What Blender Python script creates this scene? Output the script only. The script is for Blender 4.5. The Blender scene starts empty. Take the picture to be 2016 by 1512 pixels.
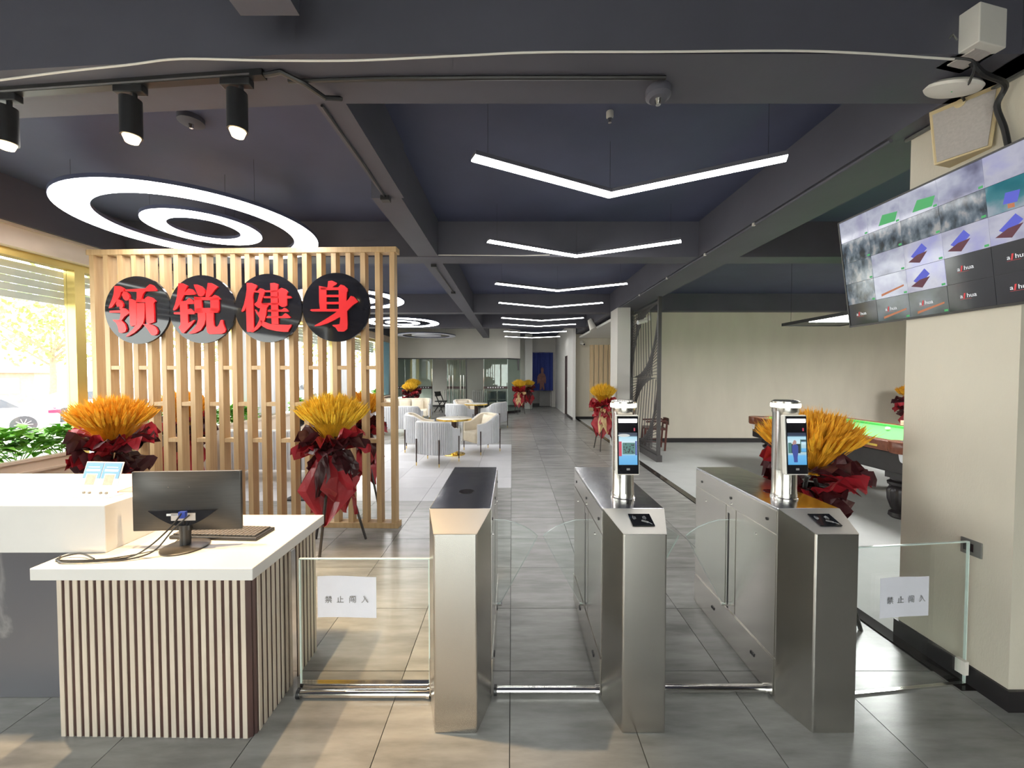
import bpy, bmesh, math, random
from mathutils import Vector, Matrix
R = math.radians
scene = bpy.context.scene
COL = scene.collection

# ------------------------------------------------------------------ camera
cam_d = bpy.data.cameras.new('camera')
cam = bpy.data.objects.new('camera', cam_d)
COL.objects.link(cam)
cam.location = (0, 0, 1.6)
cam.rotation_euler = (R(90 - 1.5), 0, 0)
cam_d.sensor_fit = 'HORIZONTAL'
cam_d.sensor_width = 36.0
cam_d.lens = 757.0 / 2016.0 * 36.0
cam_d.clip_start = 0.05
cam_d.clip_end = 300
scene.camera = cam

# ------------------------------------------------------------------ world / exposure
SKY = 8.0
world = bpy.data.worlds.new('overcast_sky')
scene.world = world
world.use_nodes = True
wn = world.node_tree.nodes
wl = world.node_tree.links
wn.clear()
wo = wn.new('ShaderNodeOutputWorld')
wb = wn.new('ShaderNodeBackground')
wb.inputs['Color'].default_value = (1.0, 0.985, 0.95, 1)
wb.inputs['Strength'].default_value = SKY
wl.new(wb.outputs[0], wo.inputs[0])
scene.view_settings.view_transform = 'Standard'
scene.view_settings.look = 'None'
scene.view_settings.exposure = 0.15
scene.view_settings.gamma = 1.0
scene.view_settings.use_curve_mapping = False
scene.cycles.transparent_max_bounces = 32
scene.cycles.sample_clamp_indirect = 6.0

CHEV_E = 20.0     # LED diffusers of the V lights
RING_E = 17.0     # ring lights
SPOT_W = 190.0     # watts of each warm track lamp
POOL_E = 31.0      # pool table lamp

# ------------------------------------------------------------------ materials
def nt(name):
    m = bpy.data.materials.new(name)
    m.use_nodes = True
    return m, m.node_tree.nodes, m.node_tree.links

def mat(name, col, rough=0.5, metal=0.0, var=0.0, scale=8.0, stretch=(1, 1, 1), bump=0.0, bscale=None,
        spec=0.5, objrand=0.0, coat=0.0, sheen=0.0, trans=0.0):
    m, n, l = nt(name)
    b = n['Principled BSDF']
    b.inputs['Roughness'].default_value = rough
    b.inputs['Metallic'].default_value = metal
    b.inputs['Specular IOR Level'].default_value = spec
    b.inputs['Coat Weight'].default_value = coat
    b.inputs['Sheen Weight'].default_value = sheen
    b.inputs['Transmission Weight'].default_value = trans
    c4 = (*col, 1)
    b.inputs['Base Color'].default_value = c4
    src = None
    tc = n.new('ShaderNodeTexCoord')
    mp = n.new('ShaderNodeMapping')
    mp.inputs['Scale'].default_value = stretch
    l.new(tc.outputs['Object'], mp.inputs['Vector'])
    if var > 0:
        nz = n.new('ShaderNodeTexNoise')
        nz.inputs['Scale'].default_value = scale
        nz.inputs['Detail'].default_value = 5
        nz.inputs['Roughness'].default_value = 0.6
        if objrand:
            oi = n.new('ShaderNodeObjectInfo')
            sc = n.new('ShaderNodeVectorMath'); sc.operation = 'SCALE'
            sc.inputs['Scale'].default_value = 1.0
            cb = n.new('ShaderNodeCombineXYZ')
            mu = n.new('ShaderNodeMath'); mu.operation = 'MULTIPLY'; mu.inputs[1].default_value = 37.0
            l.new(oi.outputs['Random'], mu.inputs[0])
            for k in range(3):
                l.new(mu.outputs[0], cb.inputs[k])
            ad = n.new('ShaderNodeVectorMath'); ad.operation = 'ADD'
            l.new(mp.outputs[0], ad.inputs[0]); l.new(cb.outputs[0], ad.inputs[1])
            l.new(ad.outputs[0], nz.inputs['Vector'])
        else:
            l.new(mp.outputs[0], nz.inputs['Vector'])
        rp = n.new('ShaderNodeValToRGB')
        rp.color_ramp.elements[0].position = 0.3
        rp.color_ramp.elements[1].position = 0.7
        rp.color_ramp.elements[0].color = (*[max(0, c * (1 - var)) for c in col], 1)
        rp.color_ramp.elements[1].color = (*[min(1, c * (1 + var)) for c in col], 1)
        l.new(nz.outputs['Fac'], rp.inputs['Fac'])
        src = rp.outputs[0]
    if objrand:
        oi2 = n.new('ShaderNodeObjectInfo')
        mr = n.new('ShaderNodeMapRange')
        mr.inputs['To Min'].default_value = 1 - objrand
        mr.inputs['To Max'].default_value = 1 + objrand
        l.new(oi2.outputs['Random'], mr.inputs['Value'])
        mx = n.new('ShaderNodeVectorMath'); mx.operation = 'SCALE'
        if src is not None:
            l.new(src, mx.inputs[0])
        else:
            mx.inputs[0].default_value = col
        l.new(mr.outputs[0], mx.inputs['Scale'])
        src = mx.outputs[0]
    if src is not None:
        l.new(src, b.inputs['Base Color'])
    if bump > 0:
        nb = n.new('ShaderNodeTexNoise')
        nb.inputs['Scale'].default_value = bscale or scale * 4
        nb.inputs['Detail'].default_value = 4
        l.new(mp.outputs[0], nb.inputs['Vector'])
        bp = n.new('ShaderNodeBump')
        bp.inputs['Strength'].default_value = bump
        bp.inputs['Distance'].default_value = 0.01
        l.new(nb.outputs['Fac'], bp.inputs['Height'])
        l.new(bp.outputs[0], b.inputs['Normal'])
    return m

def emit(name, col, strength, base=0.8):
    m, n, l = nt(name)
    b = n['Principled BSDF']
    b.inputs['Base Color'].default_value = (base, base, base, 1)
    b.inputs['Emission Color'].default_value = (*col, 1)
    b.inputs['Emission Strength'].default_value = strength
    return m

def glass(name, tint=(0.95, 0.98, 0.97), refl=1.0, ior=1.45, rough=0.0):
    m, n, l = nt(name)
    n.remove(n['Principled BSDF'])
    o = n['Material Output']
    t = n.new('ShaderNodeBsdfTransparent'); t.inputs[0].default_value = (*tint, 1)
    g = n.new('ShaderNodeBsdfGlossy'); g.inputs['Roughness'].default_value = rough
    g.inputs['Color'].default_value = (refl, refl, refl, 1)
    lw = n.new('ShaderNodeLayerWeight'); lw.inputs['Blend'].default_value = 0.5
    pw = n.new('ShaderNodeMath'); pw.operation = 'POWER'; pw.inputs[1].default_value = 5.0
    l.new(lw.outputs['Facing'], pw.inputs[0])
    f = n.new('ShaderNodeMath'); f.operation = 'MULTIPLY_ADD'; r0 = ((ior - 1) / (ior + 1)) ** 2
    f.inputs[1].default_value = 1 - r0; f.inputs[2].default_value = r0
    l.new(pw.outputs[0], f.inputs[0])
    x = n.new('ShaderNodeMixShader')
    l.new(f.outputs[0], x.inputs[0]); l.new(t.outputs[0], x.inputs[1]); l.new(g.outputs[0], x.inputs[2])
    l.new(x.outputs[0], o.inputs['Surface'])
    return m

def wood(name, c1, c2, rough=0.5, stretch=(14, 14, 1.0), scale=3.0):
    m, n, l = nt(name)
    b = n['Principled BSDF']
    b.inputs['Roughness'].default_value = rough
    tc = n.new('ShaderNodeTexCoord'); mp = n.new('ShaderNodeMapping')
    mp.inputs['Scale'].default_value = stretch
    oi = n.new('ShaderNodeObjectInfo')
    mu = n.new('ShaderNodeMath'); mu.operation = 'MULTIPLY'; mu.inputs[1].default_value = 19.0
    l.new(oi.outputs['Random'], mu.inputs[0])
    ad = n.new('ShaderNodeVectorMath'); ad.operation = 'ADD'
    l.new(tc.outputs['Object'], ad.inputs[0]); l.new(mu.outputs[0], ad.inputs[1])
    l.new(ad.outputs[0], mp.inputs['Vector'])
    nz = n.new('ShaderNodeTexNoise'); nz.inputs['Scale'].default_value = scale; nz.inputs['Detail'].default_value = 6
    l.new(mp.outputs[0], nz.inputs['Vector'])
    rp = n.new('ShaderNodeValToRGB')
    rp.color_ramp.elements[0].position = 0.3; rp.color_ramp.elements[1].position = 0.72
    rp.color_ramp.elements[0].color = (*c1, 1); rp.color_ramp.elements[1].color = (*c2, 1)
    l.new(nz.outputs['Fac'], rp.inputs['Fac']); l.new(rp.outputs[0], b.inputs['Base Color'])
    bp = n.new('ShaderNodeBump'); bp.inputs['Strength'].default_value = 0.08; bp.inputs['Distance'].default_value = 0.005
    l.new(nz.outputs['Fac'], bp.inputs['Height']); l.new(bp.outputs[0], b.inputs['Normal'])
    return m

def marble(name, base, vein, rough=0.2, scale=1.6):
    m, n, l = nt(name)
    b = n['Principled BSDF']; b.inputs['Roughness'].default_value = rough
    tc = n.new('ShaderNodeTexCoord')
    nz = n.new('ShaderNodeTexNoise'); nz.inputs['Scale'].default_value = scale; nz.inputs['Detail'].default_value = 8
    nz.inputs['Distortion'].default_value = 0.6
    l.new(tc.outputs['Object'], nz.inputs['Vector'])
    rp = n.new('ShaderNodeValToRGB')
    e = rp.color_ramp.elements
    e[0].position = 0.485; e[0].color = (*base, 1)
    e[1].position = 0.515; e[1].color = (*base, 1)
    k = e.new(0.5); k.color = (*vein, 1)
    l.new(nz.outputs['Fac'], rp.inputs['Fac']); l.new(rp.outputs[0], b.inputs['Base Color'])
    return m

def brushed(name, col, rough=0.28, stretch=(3, 3, 160), aniso=0.5):
    m, n, l = nt(name)
    b = n['Principled BSDF']
    b.inputs['Base Color'].default_value = (*col, 1)
    b.inputs['Metallic'].default_value = 1.0
    tc = n.new('ShaderNodeTexCoord'); mp = n.new('ShaderNodeMapping'); mp.inputs['Scale'].default_value = stretch
    l.new(tc.outputs['Object'], mp.inputs['Vector'])
    nz = n.new('ShaderNodeTexNoise'); nz.inputs['Scale'].default_value = 4; nz.inputs['Detail'].default_value = 3
    l.new(mp.outputs[0], nz.inputs['Vector'])
    mr = n.new('ShaderNodeMapRange')
    mr.inputs['To Min'].default_value = rough * 0.75; mr.inputs['To Max'].default_value = rough * 1.25
    l.new(nz.outputs['Fac'], mr.inputs['Value']); l.new(mr.outputs[0], b.inputs['Roughness'])
    return m

M = {}
def setup_materials():
    M['tile_dark'] = mat('grey_stone_tile', (0.275, 0.272, 0.265), 0.23, var=0.28, scale=2.2, stretch=(1, 5, 1), objrand=0.10, bump=0.05, bscale=60)
    M['tile_white'] = mat('white_stone_tile', (0.62, 0.62, 0.65), 0.22, var=0.05, scale=2.0, objrand=0.03)
    M['grout'] = mat('dark_grout', (0.05, 0.05, 0.05), 0.8, var=0.2, scale=20)
    M['carpet'] = mat('light_grey_carpet', (0.46, 0.47, 0.46), 0.55, var=0.06, scale=3.0, bump=0.1, bscale=200)
    M['strip'] = mat('polished_black_strip', (0.02, 0.016, 0.015), 0.08, var=0.3, scale=8)
    M['ceil'] = mat('dark_navy_ceiling_paint', (0.062, 0.070, 0.128), 0.62, var=0.10, scale=1.5, bump=0.05, bscale=30)
    M['beam'] = mat('dark_navy_beam_paint', (0.088, 0.087, 0.112), 0.6, var=0.08, scale=2.0, bump=0.05, bscale=30)
    M['wall'] = mat('beige_wallcloth', (0.66, 0.61, 0.51), 0.75, var=0.04, scale=3.0, stretch=(1, 1, 0.3), bump=0.1, bscale=160)
    M['wall_grey'] = mat('pale_grey_plaster', (0.58, 0.565, 0.53), 0.75, var=0.03, scale=2.5, bump=0.05)
    M['wall_white'] = mat('white_plaster', (0.72, 0.71, 0.69), 0.7, var=0.03, scale=2.5)
    M['darkwall'] = mat('dark_storefront_wall', (0.10, 0.095, 0.085), 0.7, var=0.1, scale=2)
    M['base'] = mat('black_baseboard', (0.02, 0.018, 0.02), 0.35, var=0.15, scale=6)
    M['gold'] = mat('champagne_aluminium', (0.62, 0.47, 0.16), 0.35, 0.7, var=0.05, scale=6)
    M['beige_trim'] = mat('beige_trim_paint', (0.60, 0.50, 0.40), 0.5, var=0.05, scale=4)
    M['shutter'] = mat('grey_shutter_slat', (0.50, 0.49, 0.46), 0.5, var=0.05, scale=5)
    M['glass'] = glass('window_glass')
    M['glass_clear'] = glass('barrier_glass', (0.955, 0.98, 0.97))
    M['glass_edge'] = mat('glass_edge_green', (0.62, 0.74, 0.70), 0.15, var=0.05, scale=20)
    M['glass_part'] = glass('partition_glass', (0.80, 0.88, 0.85), ior=1.5)
    M['oak'] = wood('light_oak_laminate', (0.45, 0.29, 0.14), (0.57, 0.39, 0.21), 0.5, (12, 12, 0.8))
    M['pine'] = wood('pale_pine_board', (0.66, 0.48, 0.28), (0.78, 0.60, 0.37), 0.55, (10, 10, 0.7))
    M['slat'] = wood('pale_fluted_slat', (0.50, 0.44, 0.37), (0.60, 0.53, 0.45), 0.5, (16, 16, 1.5))
    M['dkwood'] = wood('dark_brown_backing', (0.045, 0.020, 0.018), (0.075, 0.035, 0.03), 0.5, (10, 10, 1))
    M['white_top'] = mat('white_quartz_worktop', (0.66, 0.65, 0.64), 0.22, var=0.02, scale=4)
    M['gmarble'] = marble('grey_veined_marble', (0.10, 0.10, 0.115), (0.20, 0.20, 0.21), 0.3, 0.9)
    M['steel'] = mat('brushed_stainless_steel', (0.62, 0.60, 0.56), 0.25, 1.0, var=0.03, scale=3)
    M['steel_matt'] = mat('satin_stainless_steel', (0.76, 0.73, 0.68), 0.45, 1.0, var=0.03, scale=3)
    M['steel_top'] = mat('polished_stainless_top', (0.70, 0.71, 0.76), 0.17, 1.0, var=0.02, scale=3, bump=0.35, bscale=2.6)
    M['chrome'] = mat('chrome_tube', (0.75, 0.74, 0.72), 0.12, 1.0, var=0.04, scale=10)
    M['black'] = mat('black_plastic', (0.02, 0.02, 0.022), 0.4, var=0.1, scale=20)
    M['blackgloss'] = mat('gloss_black_acrylic', (0.012, 0.012, 0.016), 0.06, var=0.1, scale=5)
    M['monitor'] = mat('brushed_black_monitor_shell', (0.035, 0.032, 0.03), 0.35, var=0.25, scale=6, stretch=(1, 1, 40))
    M['red'] = mat('red_acrylic_letter', (0.66, 0.006, 0.010), 0.35, var=0.05, scale=10)
    M['redpaper'] = mat('red_wrapping_paper', (0.36, 0.018, 0.028), 0.33, var=0.22, scale=5, bump=0.3, bscale=30)
    M['maroon'] = mat('maroon_wrapping_paper', (0.065, 0.015, 0.018), 0.35, var=0.3, scale=5, bump=0.3, bscale=30)
    M['goldpaper'] = mat('cream_gold_paper', (0.70, 0.50, 0.25), 0.45, var=0.1, scale=6, bump=0.2, bscale=30)
    M['wheat'] = mat('dyed_golden_wheat', (0.88, 0.40, 0.02), 0.7, var=0.28, scale=22)
    M['wheat2'] = mat('dyed_yellow_wheat', (0.86, 0.50, 0.03), 0.7, var=0.28, scale=22)
    M['legblack'] = mat('black_painted_leg', (0.05, 0.045, 0.042), 0.45, var=0.2, scale=10)
    M['paper'] = mat('white_paper', (0.72, 0.72, 0.80), 0.7, var=0.03, scale=6, bump=0.15, bscale=14)
    M['ink'] = mat('black_ink', (0.08, 0.08, 0.09), 0.7)
    M['fabric'] = mat('blue_grey_upholstery', (0.56, 0.57, 0.60), 0.85, var=0.05, scale=10, sheen=0.3, bump=0.1, bscale=150)
    M['cream'] = mat('cream_upholstery', (0.68, 0.61, 0.50), 0.8, var=0.05, scale=10, sheen=0.2, bump=0.1, bscale=120)
    M['brass'] = mat('polished_brass', (0.83, 0.58, 0.14), 0.2, 1.0, var=0.06, scale=12)
    M['tmarble'] = marble('cream_marble_top', (0.78, 0.74, 0.66), (0.6, 0.54, 0.45), 0.15, 3)
    M['bronze'] = mat('dark_bronze_leg', (0.06, 0.038, 0.035), 0.35, 0.5, var=0.1, scale=14)
    M['baize'] = mat('green_baize', (0.04, 0.36, 0.045), 0.9, var=0.05, scale=20, sheen=0.3)
    M['rail'] = wood('reddish_mahogany_rail', (0.13, 0.035, 0.016), (0.22, 0.065, 0.03), 0.25, (2, 8, 8))
    M['blackwood'] = mat('black_carved_wood', (0.022, 0.018, 0.02), 0.3, var=0.2, scale=12)
    M['whiteplastic'] = mat('white_plastic', (0.74, 0.71, 0.66), 0.4, var=0.03, scale=8)
    M['creamplastic'] = mat('cream_plastic', (0.72, 0.58, 0.34), 0.45, var=0.03, scale=8)
    M['greycloth'] = mat('grey_speaker_cloth', (0.48, 0.44, 0.42), 0.8, var=0.08, scale=90)
    M['chev'] = emit('cool_white_led_diffuser', (1.0, 0.985, 0.95), CHEV_E)
    M['ring'] = emit('cool_white_ring_diffuser', (1.0, 0.985, 0.97), RING_E)
    M['unlit'] = mat('unlit_lavender_diffuser', (0.74, 0.75, 0.90), 0.4, var=0.04, scale=3)
    M['warm'] = emit('warm_lamp_lens', (1.0, 0.72, 0.36), 9.0)
    M['led'] = emit('white_led_strip', (1.0, 0.96, 0.85), 14.0)
    M['pool_led'] = emit('pool_table_led', (1.0, 0.99, 0.97), POOL_E)
    M['leaf'] = mat('bright_green_leaf', (0.15, 0.40, 0.04), 0.55, var=0.45, scale=9)
    M['treeleaf'] = mat('sunlit_tree_leaf', (0.30, 0.42, 0.10), 0.6, var=0.35, scale=4)
    M['bark'] = mat('grey_brown_bark', (0.30, 0.22, 0.15), 0.8, var=0.25, scale=9)
    M['asphalt'] = mat('pale_street', (0.5, 0.49, 0.47), 0.85, var=0.1, scale=2)
    M['carwhite'] = mat('white_car_paint', (0.80, 0.80, 0.82), 0.2, var=0.01, scale=3, coat=0.6)
    M['carred'] = mat('red_car_paint', (0.60, 0.03, 0.04), 0.2, var=0.02, scale=3, coat=0.6)
    M['carglass'] = mat('tinted_car_glass', (0.05, 0.055, 0.075), 0.08, var=0.1, scale=3)
    M['tyre'] = mat('tyre_rubber', (0.06, 0.06, 0.07), 0.7, var=0.1, scale=12)
    M['taillight'] = mat('red_tail_lens', (0.65, 0.02, 0.08), 0.2, var=0.05, scale=10)
    M['brickfar'] = mat('faded_red_masonry', (0.48, 0.27, 0.20), 0.8, var=0.15, scale=6)
    M['teal'] = mat('teal_curtain_cloth', (0.22, 0.40, 0.46), 0.8, var=0.1, scale=6, stretch=(6, 6, 0.3))
    M['curtwhite'] = mat('white_curtain_cloth', (0.66, 0.68, 0.70), 0.8, var=0.06, scale=6, stretch=(6, 6, 0.3))
    M['bluecloth'] = mat('royal_blue_print_cloth', (0.022, 0.04, 0.22), 0.7, var=0.15, scale=5, stretch=(4, 4, 0.4))
    M['skin'] = mat('printed_figure_tone', (0.20, 0.09, 0.075), 0.7, var=0.25, scale=9)
    M['lattice'] = mat('dark_grey_lacquered_metal', (0.075, 0.07, 0.072), 0.4, var=0.08, scale=8)
    M['brownband'] = mat('brown_vinyl_band', (0.06, 0.035, 0.035), 0.5, var=0.05, scale=8)
    M['chair_red'] = wood('dark_red_wood', (0.08, 0.02, 0.016), (0.13, 0.04, 0.03), 0.35)
    M['bluegrey'] = mat('dark_blue_grey_seat', (0.05, 0.07, 0.085), 0.6, var=0.1, scale=8)
    M['ivory'] = mat('ivory_ball', (0.82, 0.78, 0.68), 0.12, var=0.01, scale=8)
    M['keys'] = mat('dark_grey_keycaps', (0.10, 0.09, 0.08), 0.45, var=0.15, scale=40)
    M['skyblue'] = mat('blue_printed_card', (0.08, 0.25, 0.58), 0.35, var=0.05, scale=8)
    M['cardwhite'] = mat('white_printed_card', (0.76, 0.77, 0.80), 0.35, var=0.03, scale=8)
    M['peach'] = mat('pale_peach_print', (0.55, 0.30, 0.24), 0.4, var=0.12, scale=60)
    M['bluevga'] = mat('blue_plug', (0.03, 0.06, 0.35), 0.4, var=0.05, scale=20)
    M['socket'] = mat('grey_switch_plate', (0.16, 0.16, 0.15), 0.35, var=0.05, scale=8)
setup_materials()

# ------------------------------------------------------------------ mesh helpers
class MB:
    def __init__(s): s.v = []; s.f = []; s.mi = []
    def add(s, vs, fs, mi=0):
        o = len(s.v); s.v += [tuple(p) for p in vs]
        for f in fs: s.f.append([i + o for i in f]); s.mi.append(mi)
        return s
    def box(s, x0, x1, y0, y1, z0, z1, mi=0):
        v = [(x0, y0, z0), (x1, y0, z0), (x1, y1, z0), (x0, y1, z0), (x0, y0, z1), (x1, y0, z1), (x1, y1, z1), (x0, y1, z1)]
        return s.add(v, [(0, 3, 2, 1), (4, 5, 6, 7), (0, 1, 5, 4), (1, 2, 6, 5), (2, 3, 7, 6), (3, 0, 4, 7)], mi)
    def bar(s, a, b, w, h=None, up=(0, 0, 1), mi=0):
        a = Vector(a); b = Vector(b); h = h or w
        d = (b - a).normalized(); u = Vector(up)
        if abs(d.dot(u)) > 0.98: u = Vector((0, 1, 0))
        x = d.cross(u).normalized(); y = x.cross(d).normalized()
        vs = []
        for p in (a, b):
            for sx, sy in ((-1, -1), (1, -1), (1, 1), (-1, 1)):
                vs.append(p + x * (sx * w / 2) + y * (sy * h / 2))
        return s.add(vs, [(3, 2, 1, 0), (4, 5, 6, 7), (0, 1, 5, 4), (1, 2, 6, 5), (2, 3, 7, 6), (3, 0, 4, 7)], mi)
    def cyl(s, a, b, r, r2=None, n=16, caps=True, mi=0):
        a = Vector(a); b = Vector(b); r2 = r if r2 is None else r2
        d = (b - a).normalized(); u = Vector((0, 0, 1)) if abs(d.z) < 0.9 else Vector((1, 0, 0))
        x = d.cross(u).normalized(); y = d.cross(x).normalized()
        vs = []
        for p, rr in ((a, r), (b, r2)):
            for k in range(n):
                t = 2 * math.pi * k / n
                vs.append(p + x * (math.cos(t) * rr) + y * (math.sin(t) * rr))
        fs = [(k, (k + 1) % n, n + (k + 1) % n, n + k) for k in range(n)]
        if caps: fs += [tuple(range(n - 1, -1, -1)), tuple(range(n, 2 * n))]
        return s.add(vs, fs, mi)
    def tube(s, pts, r, n=8, mi=0):
        pts = [Vector(p) for p in pts]; vs = []; fs = []
        prev = None
        for i, p in enumerate(pts):
            d = (pts[min(i + 1, len(pts) - 1)] - pts[max(i - 1, 0)]).normalized()
            u = prev if prev is not None else (Vector((0, 0, 1)) if abs(d.z) < 0.9 else Vector((1, 0, 0)))
            x = d.cross(u).normalized(); y = x.cross(d).normalized(); prev = y
            rr = r[i] if isinstance(r, (list, tuple)) else r
            for k in range(n):
                t = 2 * math.pi * k / n
                vs.append(p + x * (math.cos(t) * rr) + y * (math.sin(t) * rr))
        for i in range(len(pts) - 1):
            for k in range(n):
                fs.append((i * n + k, i * n + (k + 1) % n, (i + 1) * n + (k + 1) % n, (i + 1) * n + k))
        fs += [tuple(range(n - 1, -1, -1)), tuple(range((len(pts) - 1) * n, len(pts) * n))]
        return s.add(vs, fs, mi)
    def lathe(s, prof, n=24, c=(0, 0, 0), flute=None, mi=0):
        vs = []; fs = []
        for (r, z) in prof:
            for k in range(n):
                t = 2 * math.pi * k / n
                rr = r * (1 - (flute(z) * (k % 2) if flute else 0))
                vs.append((c[0] + rr * math.cos(t), c[1] + rr * math.sin(t), c[2] + z))
        m = len(prof)
        for i in range(m - 1):
            for k in range(n):
                fs.append((i * n + k, i * n + (k + 1) % n, (i + 1) * n + (k + 1) % n, (i + 1) * n + k))
        fs += [tuple(range(n - 1, -1, -1)), tuple(range((m - 1) * n, m * n))]
        return s.add(vs, fs, mi)
    def prism(s, poly, fn, t0, t1, mi=0, side_mi=None):
        """poly in 2D; fn(a,b,t) -> 3D"""
        n = len(poly)
        vs = [fn(a, b, t0) for a, b in poly] + [fn(a, b, t1) for a, b in poly]
        s.add(vs, [tuple(range(n - 1, -1, -1)), tuple(range(n, 2 * n))], mi)
        o = len(s.v) - 2 * n
        for k in range(n):
            s.f.append([o + k, o + (k + 1) % n, o + n + (k + 1) % n, o + n + k]); s.mi.append(mi if side_mi is None else side_mi)
        return s
    def ring(s, c, r0, r1, z0, z1, n=64, mi=0):
        vs = []
        for z in (z0, z1):
            for r in (r0, r1):
                for k in range(n):
                    t = 2 * math.pi * k / n
                    vs.append((c[0] + r * math.cos(t), c[1] + r * math.sin(t), z))
        fs = []
        for k in range(n):
            j = (k + 1) % n
            fs += [(k, j, n + j, n + k), (2 * n + k, 3 * n + k, 3 * n + j, 2 * n + j),
                   (n + k, n + j, 3 * n + j, 3 * n + k), (k, 2 * n + k, 2 * n + j, j)]
        return s.add(vs, fs, mi)
    def grid(s, fn, nu, nv, mi=0, closed=False):
        vs = [fn(i / nu, j / nv) for j in range(nv + 1) for i in range(nu + 1)]
        fs = [(j * (nu + 1) + i, j * (nu + 1) + i + 1, (j + 1) * (nu + 1) + i + 1, (j + 1) * (nu + 1) + i) for j in range(nv) for i in range(nu)]
        return s.add(vs, fs, mi)
    def data(s, name, mats, smooth=False):
        me = bpy.data.meshes.new(name)
        me.from_pydata(s.v, [], s.f)
        if not isinstance(mats, (list, tuple)): mats = [mats]
        for m in mats: me.materials.append(M[m] if isinstance(m, str) else m)
        if len(mats) > 1: me.polygons.foreach_set('material_index', s.mi)
        bm = bmesh.new(); bm.from_mesh(me)
        bmesh.ops.recalc_face_normals(bm, faces=bm.faces)
        bm.to_mesh(me); bm.free()
        if smooth:
            me.polygons.foreach_set('use_smooth', [True] * len(me.polygons))
            try: me.set_sharp_from_angle(angle=R(40))
            except Exception: pass
        me.update()
        return me
    def build(s, name, mats, parent=None, smooth=False, bevel=0.0, loc=None, kind=None, seg=2):
        o = bpy.data.objects.new(name, s.data(name, mats, smooth))
        COL.objects.link(o)
        if parent is not None: o.parent = parent
        if loc: o.location = loc
        if bevel:
            b = o.modifiers.new('bevel', 'BEVEL'); b.width = bevel; b.segments = seg; b.limit_method = 'ANGLE'; b.angle_limit = R(40)
        if kind: o['kind'] = kind
        return o

def bx(*a): return MB().box(*a)
def link(name, me, parent=None, loc=(0, 0, 0), rot=(0, 0, 0), sc=(1, 1, 1)):
    o = bpy.data.objects.new(name, me); COL.objects.link(o)
    o.parent = parent; o.location = loc; o.rotation_euler = rot; o.scale = sc
    return o
def thing(name, label, cat, loc=(0, 0, 0), rz=0, group=None):
    o = bpy.data.objects.new(name, None); COL.objects.link(o)
    o.empty_display_size = 0.1
    o.location = loc; o.rotation_euler = (0, 0, rz)
    return tag(o, label, cat, group)
def tag(o, label, cat, group=None):
    o['label'] = label; o['category'] = cat
    if group: o['group'] = group
    return o
def struct(o, label=None):
    o['kind'] = 'structure'
    if label: o['label'] = label
    return o
def copy_tree(o, parent=None):
    c = o.copy(); COL.objects.link(c); c.parent = parent
    for ch in list(o.children): copy_tree(ch, c)
    return c
def text_mesh(body, size, space=1.0):
    cu = bpy.data.curves.new('lettering', 'FONT'); cu.body = body; cu.size = size
    cu.align_x = 'CENTER'; cu.align_y = 'CENTER'; cu.extrude = 0.0004; cu.space_character = space
    ob = bpy.data.objects.new('lettering_tmp', cu); COL.objects.link(ob)
    bpy.context.view_layer.update()
    me = bpy.data.meshes.new_from_object(ob.evaluated_get(bpy.context.evaluated_depsgraph_get()))
    bpy.data.objects.remove(ob); bpy.data.curves.remove(cu)
    return me
# ================================================================== THE SETTING
# ---- floor: grout bed with individual tiles
TX, TY, X0, Y0 = 0.567, 0.555, -0.010, 2.031
floor = struct(bx(-4.78, 2.27, -3.0, 20.0, -0.12, -0.006).box(2.27, 4.5, -3.0, 1.9, -0.12, -0.006).build('floor', 'grout'), 'dark grey tiled gym floor with a white tiled seating area')
def tile_me(name, m, w=TX): return bx(0.002, w - 0.002, 0.002, TY - 0.002, -0.02, 0.0).data(name, m)
t_dark = tile_me('tile_dark', 'tile_dark'); t_white = tile_me('tile_white', 'tile_white')
t_dark_n = tile_me('tile_dark_narrow', 'tile_dark', 0.22); t_white_n = tile_me('tile_white_narrow', 'tile_white', 0.22)
def is_white(k, j): return (k <= -1 and 6 <= j <= 11) or (k <= -2 and j == 5)
far = MB()
for j in range(-9, 30):
    for k in range(-9, 8):
        if k > 3 and j > -1: continue
        x = X0 + TX * k; y = Y0 + TY * j
        w = is_white(k, j)
        if -1 <= j <= 12 and k <= 5:
            if k == -9:
                link('floor_tile', t_white_n if w else t_dark_n, floor, (X0 + TX * -8 - 0.22, y, 0))
            else:
                link('floor_tile', t_white if w else t_dark, floor, (x, y, 0))
        else:
            xx = x if k > -9 else X0 + TX * -8 - 0.22
            far.box(xx + 0.002, X0 + TX * (k + 1) - 0.002, y + 0.002, y + TY - 0.002, -0.02, 0.0)
far.build('floor_tile', 'tile_dark', floor, kind='stuff')
struct(bx(2.27, 2.36, 1.9, 13.6, -0.1, 0.004).build('trim_1', 'strip'), 'polished black strip between tiles and carpet')
struct(bx(2.36, 10.2, 1.9, 13.6, -0.1, 0.0).build('floor_carpet', 'carpet'), 'light grey carpet of the billiard area')

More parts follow.
